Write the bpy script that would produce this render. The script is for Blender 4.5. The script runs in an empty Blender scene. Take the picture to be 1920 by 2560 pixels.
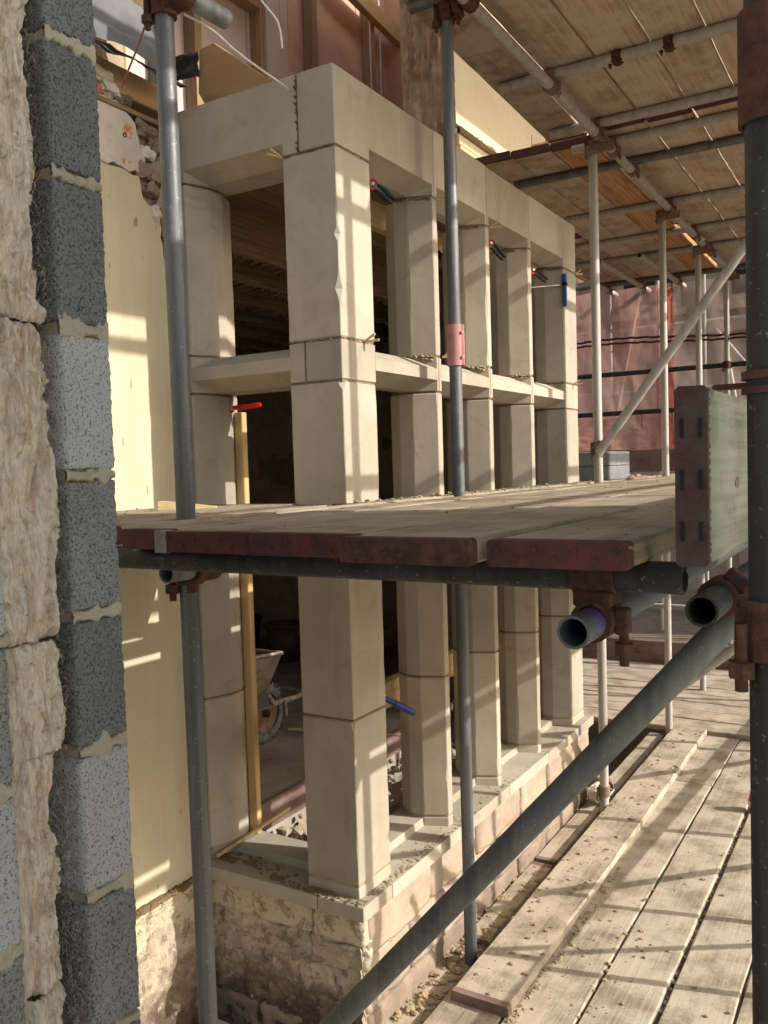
import bpy, bmesh, math, random
from mathutils import Vector, Matrix, noise
random.seed(7)
SC = bpy.context.scene
COL = SC.collection

# ------------------------------------------------------------------ camera
YAW, PITCH, ROLL = 0.5428, -0.0504, -0.0305
CAMP = Vector((1.5929, -2.4011, 1.4258))
fw = Vector((-math.sin(YAW)*math.cos(PITCH), math.cos(YAW)*math.cos(PITCH), math.sin(PITCH)))
rt = Vector((math.cos(YAW), math.sin(YAW), 0)); up = rt.cross(fw)
c_, s_ = math.cos(ROLL), math.sin(ROLL)
rt, up = c_*rt + s_*up, -s_*rt + c_*up
cam = bpy.data.cameras.new('camera'); camo = bpy.data.objects.new('camera', cam); COL.objects.link(camo)
camo.matrix_world = Matrix(((rt.x, up.x, -fw.x, CAMP.x), (rt.y, up.y, -fw.y, CAMP.y), (rt.z, up.z, -fw.z, CAMP.z), (0, 0, 0, 1)))
cam.sensor_fit = 'HORIZONTAL'; cam.sensor_width = 36.0; cam.lens = 36.0*2161.3/1920
cam.clip_start = 0.05; cam.clip_end = 2000
SC.camera = camo

# ------------------------------------------------------------------ sky, sun, exposure
SUN = Vector((1.0, 0.268, 0.60)).normalized()
w = bpy.data.worlds.new('World'); SC.world = w; w.use_nodes = True
nt = w.node_tree; nt.nodes.clear()
sky = nt.nodes.new('ShaderNodeTexSky'); sky.sky_type = 'NISHITA'; sky.sun_disc = False
sky.sun_elevation = math.asin(SUN.z); sky.sun_rotation = math.atan2(SUN.x, SUN.y)
sky.air_density = 1.0; sky.dust_density = 4.0; sky.ozone_density = 1.0
bg = nt.nodes.new('ShaderNodeBackground'); bg.inputs[1].default_value = 0.13
wo = nt.nodes.new('ShaderNodeOutputWorld')
nt.links.new(sky.outputs[0], bg.inputs[0]); nt.links.new(bg.outputs[0], wo.inputs[0])
sl = bpy.data.lights.new('sun', 'SUN'); sl.energy = 3.4; sl.angle = math.radians(0.55); sl.color = (1.0, 0.94, 0.87)
so = bpy.data.objects.new('sun', sl); COL.objects.link(so)
so.rotation_euler = SUN.to_track_quat('Z', 'Y').to_euler(); so.location = (6, 2, 6)
SC.view_settings.view_transform = 'Standard'; SC.view_settings.look = 'None'
SC.view_settings.exposure = 0.80; SC.view_settings.gamma = 1.0; SC.view_settings.use_curve_mapping = False
SC.render.engine = 'CYCLES'
SC.cycles.max_bounces = 10; SC.cycles.diffuse_bounces = 6; SC.cycles.transparent_max_bounces = 12

# ------------------------------------------------------------------ materials
class NT:
    def __init__(s, name):
        s.m = bpy.data.materials.new(name); s.m.use_nodes = True; s.t = s.m.node_tree
        s.p = s.t.nodes['Principled BSDF']; s.out = s.t.nodes['Material Output']
        s.p.inputs['Specular IOR Level'].default_value = 0.25
        tc = s.n('ShaderNodeTexCoord'); oi = s.n('ShaderNodeObjectInfo')
        mul = s.n('ShaderNodeVectorMath'); mul.operation = 'MULTIPLY_ADD'
        comb = s.n('ShaderNodeCombineXYZ')
        for k in range(3): s.l(oi.outputs['Random'], comb.inputs[k])
        mul.inputs[1].default_value = (37.0, 53.0, 71.0)
        s.l(comb.outputs[0], mul.inputs[0]); s.l(tc.outputs['Object'], mul.inputs[2])
        s.co = mul.outputs[0]; s.rnd = oi.outputs['Random']
    def n(s, t): return s.t.nodes.new(t)
    def l(s, a, b): s.t.links.new(a, b)
    def vec(s, scale):
        v = s.n('ShaderNodeVectorMath'); v.operation = 'MULTIPLY'; s.l(s.co, v.inputs[0]); v.inputs[1].default_value = scale
        return v.outputs[0]
    def noise(s, scale, detail=4, rough=0.55, vec=None, dist=0.0):
        n = s.n('ShaderNodeTexNoise'); n.inputs['Scale'].default_value = scale; n.inputs['Detail'].default_value = detail
        n.inputs['Roughness'].default_value = rough; n.inputs['Distortion'].default_value = dist
        s.l(vec if vec is not None else s.co, n.inputs['Vector']); return n.outputs['Fac']
    def voro(s, scale, vec=None, feat='F1'):
        n = s.n('ShaderNodeTexVoronoi'); n.inputs['Scale'].default_value = scale; n.feature = feat
        s.l(vec if vec is not None else s.co, n.inputs['Vector']); return n.outputs['Distance']
    def ramp(s, fac, stops, interp='LINEAR'):
        r = s.n('ShaderNodeValToRGB'); r.color_ramp.interpolation = interp; e = r.color_ramp.elements
        while len(e) < len(stops): e.new(0.5)
        for i, (p, c) in enumerate(stops):
            e[i].position = p
            if isinstance(c, (int, float)): c = (c, c, c)
            e[i].color = (c[0], c[1], c[2], 1)
        s.l(fac, r.inputs[0]); return r.outputs[0]
    def mix(s, fac, a, b, mode='MIX'):
        m = s.n('ShaderNodeMix'); m.data_type = 'RGBA'; m.blend_type = mode
        for k, x in ((0, fac), (6, a), (7, b)):
            if isinstance(x, (int, float)): m.inputs[k].default_value = x
            elif isinstance(x, tuple): m.inputs[k].default_value = (x[0], x[1], x[2], 1)
            else: s.l(x, m.inputs[k])
        return m.outputs[2]
    def math(s, op, a, b):
        m = s.n('ShaderNodeMath'); m.operation = op
        for k, x in ((0, a), (1, b)):
            if isinstance(x, (int, float)): m.inputs[k].default_value = x
            else: s.l(x, m.inputs[k])
        return m.outputs[0]
    def color(s, c):
        if isinstance(c, tuple): s.p.inputs['Base Color'].default_value = (*c, 1)
        else: s.l(c, s.p.inputs['Base Color'])
    def rough(s, r):
        if isinstance(r, (int, float)): s.p.inputs['Roughness'].default_value = r
        else: s.l(r, s.p.inputs['Roughness'])
    def bump(s, h, strength=0.3, dist=0.01):
        b = s.n('ShaderNodeBump'); b.inputs['Strength'].default_value = strength; b.inputs['Distance'].default_value = dist
        s.l(h, b.inputs['Height']); s.l(b.outputs[0], s.p.inputs['Normal'])
    def vary(s, col, amt=0.2):
        f = s.n('ShaderNodeMapRange'); s.l(s.rnd, f.inputs[0]); f.inputs[3].default_value = 1-amt; f.inputs[4].default_value = 1+amt*0.6
        c = s.n('ShaderNodeCombineColor')
        for k in range(3): s.l(f.outputs[0], c.inputs[k])
        return s.mix(1.0, col, c.outputs[0], 'MULTIPLY')
M = {}
def speck(name, base, dark, blot, bumps=0.25, scale=1.0, rough=0.85, spk=0.5):
    t = NT(name)
    big = t.noise(3.2*scale, 5, 0.6, dist=0.6); fine = t.noise(170*scale, 3, 0.7); mid = t.noise(26*scale, 5, 0.65)
    c = t.mix(t.ramp(big, [(0.36, 0.0), (0.66, 1.0)]), base, blot)
    c = t.mix(t.math('MULTIPLY', t.ramp(mid, [(0.55, 0.0), (0.75, 1.0)]), 0.55), c, dark)
    c = t.mix(t.math('MULTIPLY', t.ramp(fine, [(0.56, 0.0), (0.68, 1.0)]), spk), c, dark)
    t.color(t.vary(c, 0.08)); t.rough(rough)
    t.bump(t.math('ADD', t.math('MULTIPLY', mid, 0.6), t.math('MULTIPLY', fine, 0.5)), bumps, 0.006)
    M[name] = t.m; return t
speck('sandstone', (0.43, 0.385, 0.305), (0.31, 0.265, 0.195), (0.375, 0.335, 0.265), 0.12, 1.0, 0.9, 0.22)
speck('weathered_stone', (0.42, 0.35, 0.25), (0.16, 0.12, 0.085), (0.30, 0.235, 0.165), 0.7, 1.3, 0.95, 0.4)
speck('pink_stone', (0.40, 0.335, 0.26), (0.20, 0.15, 0.105), (0.33, 0.255, 0.19), 0.6, 2.2, 0.95, 0.35)
speck('tan_plaster', (0.44, 0.33, 0.215), (0.22, 0.15, 0.09), (0.34, 0.25, 0.16), 0.7, 1.6, 0.95, 0.3)
speck('tan_stone', (0.40, 0.27, 0.16), (0.17, 0.11, 0.07), (0.27, 0.18, 0.11), 0.8, 1.6, 0.95, 0.4)
speck('dark_stone', (0.32, 0.25, 0.185), (0.10, 0.07, 0.05), (0.20, 0.15, 0.11), 0.8, 1.2, 0.95, 0.4)
speck('brown_mortar', (0.17, 0.115, 0.06), (0.09, 0.06, 0.03), (0.23, 0.165, 0.095), 0.8, 2.0, 0.95)
speck('sand_mortar', (0.40, 0.31, 0.19), (0.22, 0.16, 0.09), (0.33, 0.25, 0.15), 0.8, 2.0, 0.95)
speck('grey_mortar', (0.40, 0.375, 0.30), (0.22, 0.195, 0.145), (0.32, 0.285, 0.21), 0.8, 2.0, 0.95)
speck('concrete', (0.38, 0.335, 0.28), (0.15, 0.125, 0.10), (0.22, 0.19, 0.155), 0.4, 1.0, 0.9)
speck('soil', (0.20, 0.15, 0.11), (0.08, 0.055, 0.04), (0.28, 0.21, 0.15), 0.9, 1.5, 0.95)
speck('rubble', (0.46, 0.38, 0.28), (0.22, 0.16, 0.11), (0.36, 0.28, 0.20), 0.7, 3.0, 0.95)
speck('pale_plaster', (0.66, 0.62, 0.54), (0.36, 0.29, 0.22), (0.52, 0.46, 0.39), 0.35, 1.4, 0.9, 0.2)
speck('facade', (0.40, 0.31, 0.22), (0.24, 0.18, 0.125), (0.32, 0.245, 0.17), 0.4, 0.35, 0.95)
speck('cream_facade', (0.66, 0.58, 0.40), (0.48, 0.40, 0.27), (0.58, 0.50, 0.34), 0.2, 0.4, 0.95)
speck('felt', (0.03, 0.03, 0.03), (0.012, 0.012, 0.012), (0.07, 0.065, 0.055), 0.8, 4.0, 0.8)
speck('lead', (0.10, 0.105, 0.11), (0.06, 0.06, 0.065), (0.15, 0.15, 0.15), 0.3, 2.0, 0.6)
speck('brick_red', (0.36, 0.13, 0.07), (0.22, 0.08, 0.05), (0.42, 0.2, 0.12), 0.6, 3.0, 0.95)

def sandstone():
    t = NT('sandstone')
    big = t.noise(2.6, 5, 0.6, dist=0.8); fine = t.noise(190, 3, 0.7); mid = t.noise(24, 5, 0.65); st = t.noise(1.0, 4, 0.6, t.vec((14, 14, 1.6)), 0.5); sm = t.noise(7, 5, 0.7, dist=1.4)
    c = t.mix(t.ramp(big, [(0.34, 0.0), (0.68, 1.0)]), (0.425, 0.382, 0.305), (0.335, 0.298, 0.232))
    c = t.mix(t.math('MULTIPLY', t.ramp(st, [(0.50, 0.0), (0.72, 1.0)]), 0.32), c, (0.475, 0.435, 0.355))
    c = t.mix(t.math('MULTIPLY', t.ramp(sm, [(0.56, 0.0), (0.72, 1.0)]), 0.50), c, (0.26, 0.215, 0.15))
    c = t.mix(t.math('MULTIPLY', t.ramp(mid, [(0.60, 0.0), (0.72, 1.0)]), 0.22), c, (0.30, 0.26, 0.19))
    c = t.mix(t.math('MULTIPLY', t.ramp(fine, [(0.60, 0.0), (0.70, 1.0)]), 0.16), c, (0.28, 0.24, 0.17))
    t.color(t.vary(c, 0.16)); t.rough(0.9); t.bump(t.math('ADD', t.math('MULTIPLY', mid, 0.8), t.math('MULTIPLY', fine, 0.5)), 0.20, 0.006); M['sandstone'] = t.m
sandstone()
def stained_plaster(name):
    t = NT(name)
    big = t.noise(1.8, 5, 0.6, dist=0.5); v = t.noise(5, 4, 0.6, t.vec((1, 3, 0.25))); f = t.noise(110, 3, 0.6); sp = t.noise(34, 2, 0.5, t.vec((1, 1, .35)))
    c = t.mix(t.ramp(big, [(0.35, 0.0), (0.7, 1.0)]), (0.53, 0.47, 0.335), (0.475, 0.42, 0.295))
    c = t.mix(t.math('MULTIPLY', t.ramp(v, [(0.45, 0.0), (0.75, 1.0)]), 0.35), c, (0.70, 0.62, 0.43))
    c = t.mix(t.math('MULTIPLY', t.ramp(sp, [(0.72, 0.0), (0.76, 1.0)]), 0.7), c, (0.22, 0.16, 0.09))
    sc = t.noise(1.0, 5, 0.7, t.vec((1, 9, 22)), 2.0); du = t.noise(3.5, 5, 0.7, dist=1.0)
    c = t.mix(t.math('MULTIPLY', t.ramp(sc, [(0.60, 0.0), (0.68, 1.0)]), 0.35), c, (0.42, 0.35, 0.22))
    c = t.mix(t.math('MULTIPLY', t.ramp(du, [(0.52, 0.0), (0.70, 1.0)]), 0.35), c, (0.50, 0.44, 0.33))
    t.color(c); t.rough(0.8); t.bump(t.math('ADD', t.math('MULTIPLY', big, 2.0), t.math('ADD', t.math('MULTIPLY', f, .3), t.math('MULTIPLY', sc, .5))), 0.25, 0.01); M[name] = t.m
stained_plaster('yellow_plaster')

def flaking(name):
    t = NT(name)
    big = t.noise(5, 7, 0.72, dist=0.15); f = t.noise(60, 4, 0.75); md = t.noise(17, 6, 0.75, dist=0.3)
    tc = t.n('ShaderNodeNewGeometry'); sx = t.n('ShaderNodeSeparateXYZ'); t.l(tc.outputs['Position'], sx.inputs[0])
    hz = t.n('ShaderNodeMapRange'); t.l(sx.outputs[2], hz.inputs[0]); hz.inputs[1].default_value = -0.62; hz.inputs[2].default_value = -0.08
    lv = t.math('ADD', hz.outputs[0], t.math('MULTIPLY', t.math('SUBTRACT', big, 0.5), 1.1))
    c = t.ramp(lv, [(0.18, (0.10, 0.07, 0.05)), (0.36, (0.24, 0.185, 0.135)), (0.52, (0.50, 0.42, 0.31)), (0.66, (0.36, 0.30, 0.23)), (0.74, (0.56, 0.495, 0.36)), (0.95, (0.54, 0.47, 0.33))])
    c = t.mix(t.math('MULTIPLY', t.ramp(f, [(0.55, 0.0), (0.7, 1.0)]), 0.5), c, (0.2, 0.15, 0.1))
    c = t.mix(t.math('MULTIPLY', t.ramp(md, [(0.54, 0.0), (0.58, 1.0)]), 0.6), c, (0.13, 0.095, 0.065))
    c = t.mix(t.math('MULTIPLY', t.ramp(md, [(0.36, 1.0), (0.41, 0.0)]), 0.55), c, (0.56, 0.49, 0.38))
    t.color(c); t.rough(0.9); t.bump(t.math('ADD', t.math('ADD', big, md), t.math('MULTIPLY', f, .6)), 0.9, 0.014); M[name] = t.m
flaking('flaking_limewash')

def block(name, base, dark, pit):
    t = NT(name)
    v = t.noise(210, 3, 0.75); n = t.noise(120, 4, 0.75); b = t.noise(7, 3, 0.5); vo = t.voro(240)
    c = t.mix(t.ramp(b, [(0.35, 0.0), (0.7, 1.0)]), base, tuple(x*0.82 for x in base))
    c = t.mix(t.ramp(v, [(0.36, 1.0), (0.36+pit, 0.0)]), c, dark)
    c = t.mix(t.math('MULTIPLY', t.ramp(vo, [(0.0, 1.0), (0.28, 0.0)]), 0.35), c, tuple(min(1, x*1.5) for x in base))
    t.color(c); t.rough(0.95)
    t.bump(t.math('ADD', t.math('MULTIPLY', v, 1.0), t.math('MULTIPLY', n, 1.0)), 1.0, 0.007); M[name] = t.m
block('grey_block', (0.215, 0.232, 0.235), (0.055, 0.058, 0.058), 0.15)
block('mid_block', (0.30, 0.318, 0.32), (0.075, 0.078, 0.078), 0.15)
block('pale_block', (0.52, 0.55, 0.545), (0.12, 0.128, 0.128), 0.11)

def wool(name):
    t = NT(name)
    a = t.noise(9, 6, 0.7, t.vec((2.5, 5, 0.75)), 1.6); b = t.noise(60, 4, 0.7, t.vec((1.0, 2.8, 0.24)), 1.8); f = t.noise(170, 3, 0.7, t.vec((1, 2.8, .22)), 1.6)
    c = t.ramp(a, [(0.29, (0.40, 0.28, 0.18)), (0.42, (0.62, 0.51, 0.38)), (0.55, (0.80, 0.74, 0.62)), (0.70, (0.68, 0.57, 0.43))])
    c = t.mix(t.math('MULTIPLY', t.ramp(b, [(0.32, 1.0), (0.50, 0.0)]), 0.5), c, (0.42, 0.29, 0.19))
    c = t.mix(t.math('MULTIPLY', t.ramp(f, [(0.5, 0.0), (0.7, 1.0)]), 0.4), c, (0.78, 0.72, 0.60))
    t.color(c); t.rough(1.0); t.p.inputs['Specular IOR Level'].default_value = 0.05
    t.bump(t.math('ADD', b, t.math('MULTIPLY', f, 0.8)), 0.8, 0.007); M[name] = t.m
wool('mineral_wool')

def wood(name, base, dark, dust=None, axis=1, dustamt=0.6, vary=0.2, bumpd=0.004, rough=0.8, grain=1.0):
    t = NT(name)
    sc = [70.0*grain, 70.0*grain, 70.0*grain]; sc[axis] = 2.2*grain; s2 = [9.0, 9.0, 9.0]; s2[axis] = 1.1
    g = t.noise(1.0, 5, 0.65, t.vec(tuple(sc)), 0.4); m = t.noise(1.0, 4, 0.6, t.vec(tuple(s2)), 1.2); k = t.noise(6, 5, 0.65)
    c = t.mix(t.ramp(g, [(0.35, 0.0), (0.7, 1.0)]), dark, base)
    c = t.mix(t.math('MULTIPLY', t.ramp(m, [(0.52, 0.0), (0.72, 1.0)]), 0.7), c, dark)
    c = t.vary(c, vary)
    kn = t.voro(1.0, t.vec(tuple(5.5 if k_ != axis else 1.6 for k_ in range(3))))
    c = t.mix(t.math('MULTIPLY', t.ramp(kn, [(0.05, 1.0), (0.11, 0.0)]), 0.6), c, tuple(x*0.55 for x in dark))
    if dust:
        sp_ = t.noise(11, 6, 0.8, dist=0.6)
        c = t.mix(t.math('MULTIPLY', t.ramp(sp_, [(0.62, 0.0), (0.68, 1.0)]), 0.5), c, tuple(min(1, x*1.25) for x in dust))
        bl_ = t.noise(2.4, 5, 0.7, dist=1.0)
        c = t.mix(t.math('MULTIPLY', t.ramp(bl_, [(0.58, 0.0), (0.70, 1.0)]), 0.55), c, tuple(x*0.8 for x in dark))
        fine = t.noise(120, 3, 0.7)
        df = t.math('MULTIPLY', t.ramp(t.math('ADD', t.math('MULTIPLY', k, 0.8), t.math('MULTIPLY', fine, 0.2)), [(0.40, 0.0), (0.56, 1.0)]), dustamt)
        c = t.mix(df, c, dust)
    t.color(c); t.rough(rough); t.bump(t.math('ADD', g, t.math('MULTIPLY', k, .6)), 0.5, bumpd); M[name] = t.m
DUST = (0.47, 0.405, 0.31)
wood('deck_board', (0.36, 0.30, 0.22), (0.19, 0.155, 0.11), DUST, 1, 0.85, 0.10)
wood('cross_board', (0.38, 0.31, 0.235), (0.20, 0.155, 0.115), (0.47, 0.40, 0.31), 0, 0.7, 0.12)
wood('platform_board', (0.30, 0.25, 0.18), (0.13, 0.10, 0.07), (0.38, 0.32, 0.235), 1, 0.55, 0.12)
wood('overhead_board', (0.58, 0.43, 0.31), (0.30, 0.22, 0.155), (0.54, 0.465, 0.37), 1, 0.7, 0.30)
wood('fresh_board', (0.66, 0.40, 0.20), (0.30, 0.15, 0.06), None, 1, 0, 0.1)
wood('toe_board_wood', (0.35, 0.34, 0.29), (0.17, 0.16, 0.125), (0.44, 0.43, 0.37), 1, 0.4, 0.08)
wood('brown_toe_board', (0.24, 0.145, 0.115), (0.13, 0.08, 0.065), (0.33, 0.25, 0.21), 0, 0.4, 0.15)
wood('torn_timber', (0.46, 0.30, 0.17), (0.17, 0.10, 0.06), (0.44, 0.36, 0.26), 2, 0.5, 0.05, 0.012, 0.95, 0.7)
wood('pale_timber', (0.62, 0.47, 0.25), (0.46, 0.31, 0.14), None, 1, 0, 0.12, 0.002, 0.7)
wood('pale_timber_upright', (0.60, 0.44, 0.22), (0.44, 0.29, 0.12), None, 2, 0, 0.12, 0.002, 0.7)
wood('stud_timber', (0.44, 0.31, 0.18), (0.28, 0.19, 0.105), None, 2, 0, 0.2, 0.002)
wood('joist_timber', (0.33, 0.23, 0.135), (0.16, 0.105, 0.06), None, 1, 0, 0.25)
wood('chipboard', (0.46, 0.30, 0.155), (0.38, 0.235, 0.115), None, 0, 0, 0.05, 0.002, 0.8, 2.5)
wood('wedge_wood', (0.60, 0.46, 0.27), (0.46, 0.33, 0.17), None, 0, 0, 0.1)

def plain(name, col, rough=0.8, metal=0.0, nz=0.25, bumps=0.15, scale=14, dark=None):
    t = NT(name); n = t.noise(scale, 5, 0.65, dist=0.5)
    dk = dark if dark else tuple(x*(1-nz*1.6) for x in col)
    t.color(t.mix(t.ramp(n, [(0.38, 0.0), (0.64, 1.0)]), col, dk)); t.rough(rough); t.p.inputs['Metallic'].default_value = metal
    t.bump(t.noise(scale*6, 3, .6), bumps, 0.004); M[name] = t.m
plain('pink_board', (0.62, 0.42, 0.30), 0.9, 0, 0.12, 0.1, 3)
plain('lilac_board', (0.62, 0.52, 0.48), 0.9, 0, 0.1, 0.1, 3)
plain('pale_wool', (0.74, 0.66, 0.53), 1.0, 0, 0.2, 0.1)
plain('dark_band', (0.075, 0.055, 0.048), 0.7, 0.2, 0.3, 0.4, 30, (0.06, 0.03, 0.026))
plain('rust', (0.115, 0.055, 0.035), 0.85, 0.2, 0.35, 0.6, 40, (0.055, 0.03, 0.022))
plain('dusty_rust', (0.27, 0.20, 0.14), 0.85, 0.1, 0.3, 0.5, 40, (0.14, 0.085, 0.06))
plain('red_paint', (0.105, 0.032, 0.026), 0.65, 0.0, 0.35, 0.4, 25, (0.05, 0.028, 0.024))
plain('pink_paint', (0.45, 0.22, 0.21), 0.7, 0.0, 0.15, 0.2, 20)
plain('red_plastic', (0.55, 0.02, 0.02), 0.35, 0, 0.1, 0.05)
plain('black_plastic', (0.012, 0.012, 0.013), 0.35, 0, 0.1, 0.05)
plain('blue_plastic', (0.02, 0.10, 0.42), 0.4, 0, 0.1, 0.05)
plain('navy_plastic', (0.02, 0.04, 0.22), 0.4, 0, 0.1, 0.05)
plain('white_cable', (0.75, 0.73, 0.68), 0.5, 0, 0.1, 0.05)
plain('rope', (0.30, 0.15, 0.12), 0.9, 0, 0.3, 0.4, 60)
plain('dark_chain', (0.10, 0.05, 0.045), 0.7, 0.3, 0.3, 0.3, 60)
plain('bright_steel', (0.55, 0.55, 0.53), 0.35, 0.9, 0.15, 0.05)
plain('barrow_tray', (0.33, 0.285, 0.22), 0.6, 0.3, 0.3, 0.3, 9)
plain('barrow_frame', (0.46, 0.40, 0.36), 0.7, 0.1, 0.4, 0.3, 30, (0.2, 0.13, 0.10))
plain('barrow_rim', (0.27, 0.185, 0.12), 0.8, 0, 0.3, 0.3, 20)
plain('tyre', (0.20, 0.20, 0.20), 0.9, 0, 0.4, 0.4, 25)
plain('bucket_brown', (0.16, 0.085, 0.05), 0.6, 0, 0.3, 0.2)
plain('rag_cloth', (0.52, 0.33, 0.27), 0.95, 0, 0.35, 0.5, 30)
plain('white_print', (0.7, 0.68, 0.64), 0.6)

def zinc(name, base, streak, metal=0.75, rough=0.45, axis=2):
    t = NT(name); sc = [26.0, 26.0, 26.0]; sc[axis] = 1.4
    a = t.noise(1.0, 4, 0.6, t.vec(tuple(sc)), 0.6); b = t.noise(16, 5, 0.7); f = t.noise(90, 3, 0.7)
    c = t.mix(t.ramp(a, [(0.38, 0.0), (0.66, 1.0)]), base, streak)
    c = t.mix(t.math('MULTIPLY', t.ramp(b, [(0.55, 0.0), (0.72, 1.0)]), 0.5), c, tuple(x*1.25 for x in base))
    c = t.mix(t.math('MULTIPLY', t.ramp(f, [(0.62, 0.0), (0.7, 1.0)]), 0.35), c, (0.5, 0.48, 0.44))
    t.color(c); t.p.inputs['Metallic'].default_value = metal
    t.rough(t.ramp(b, [(0.3, rough-0.1), (0.7, rough+0.18)])); t.bump(f, 0.12, 0.002); M[name] = t.m
zinc('zinc', (0.245, 0.25, 0.25), (0.135, 0.14, 0.145), 0.45, 0.5)
zinc('pole_zinc', (0.165, 0.175, 0.178), (0.09, 0.095, 0.10), 0.4, 0.5)
zinc('dusty_zinc', (0.44, 0.42, 0.38), (0.33, 0.31, 0.27), 0.25, 0.6)
zinc('dull_zinc', (0.17, 0.185, 0.18), (0.10, 0.11, 0.105), 0.45, 0.5)
zinc('dark_shaded_zinc', (0.052, 0.053, 0.049), (0.030, 0.031, 0.028), 0.3, 0.6)  # zinc darkened to hold the near tubes' shade in its colour; also dark end rails
t = NT('purple_zinc'); n_ = t.noise(18, 5, .7); sx = t.n('ShaderNodeSeparateXYZ'); tc = t.n('ShaderNodeTexCoord'); t.l(tc.outputs['Object'], sx.inputs[0])
mk = t.n('ShaderNodeMapRange'); t.l(sx.outputs[1], mk.inputs[0]); mk.inputs[1].default_value = 0.16; mk.inputs[2].default_value = 0.10
mk2 = t.n('ShaderNodeMapRange'); t.l(sx.outputs[1], mk2.inputs[0]); mk2.inputs[1].default_value = 0.025; mk2.inputs[2].default_value = 0.05
mk3 = t.n('ShaderNodeMapRange'); t.l(sx.outputs[2], mk3.inputs[0]); mk3.inputs[1].default_value = -0.012; mk3.inputs[2].default_value = 0.002
t.color(t.mix(t.math('MULTIPLY', t.math('MULTIPLY', t.math('MULTIPLY', mk.outputs[0], t.math('MULTIPLY', mk2.outputs[0], mk3.outputs[0])), t.ramp(n_, [(0.30, 0.25), (0.50, 1.0)])), 0.9), (0.105, 0.12, 0.12), (0.12, 0.07, 0.30)))  # purple mark is paint; grey base darkened to carry the shade below the platform
t.p.inputs['Metallic'].default_value = 0.4; t.rough(0.5); M['purple_zinc'] = t.m

def net(name, c1, c2, alpha):
    t = NT(name)
    tr = t.n('ShaderNodeBsdfTransparent'); di = t.n('ShaderNodeBsdfDiffuse'); tl = t.n('ShaderNodeBsdfTranslucent')
    n = t.noise(2.2, 5, 0.65, t.vec((1, 1, 0.6)), 0.8); f = t.noise(40, 3, .7, t.vec((3, 1, .6)))
    col = t.mix(t.ramp(n, [(0.40, 0.0), (0.62, 1.0)]), c1, c2)
    t.l(col, di.inputs[0]); t.l(col, tl.inputs[0])
    a = t.n('ShaderNodeMixShader'); a.inputs[0].default_value = 0.6; t.l(di.outputs[0], a.inputs[1]); t.l(tl.outputs[0], a.inputs[2])
    b = t.n('ShaderNodeMixShader'); t.l(t.math('ADD', alpha-0.12, t.math('MULTIPLY', f, 0.24)), b.inputs[0]); t.l(tr.outputs[0], b.inputs[1]); t.l(a.outputs[0], b.inputs[2])
    t.l(b.outputs[0], t.out.inputs[0]); M[name] = t.m
net('orange_net', (0.60, 0.41, 0.35), (0.66, 0.35, 0.29), 0.50)
net('pale_net', (0.62, 0.50, 0.44), (0.64, 0.46, 0.40), 0.26)
net('bright_net', (0.72, 0.13, 0.08), (0.55, 0.20, 0.15), 0.55)

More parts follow.
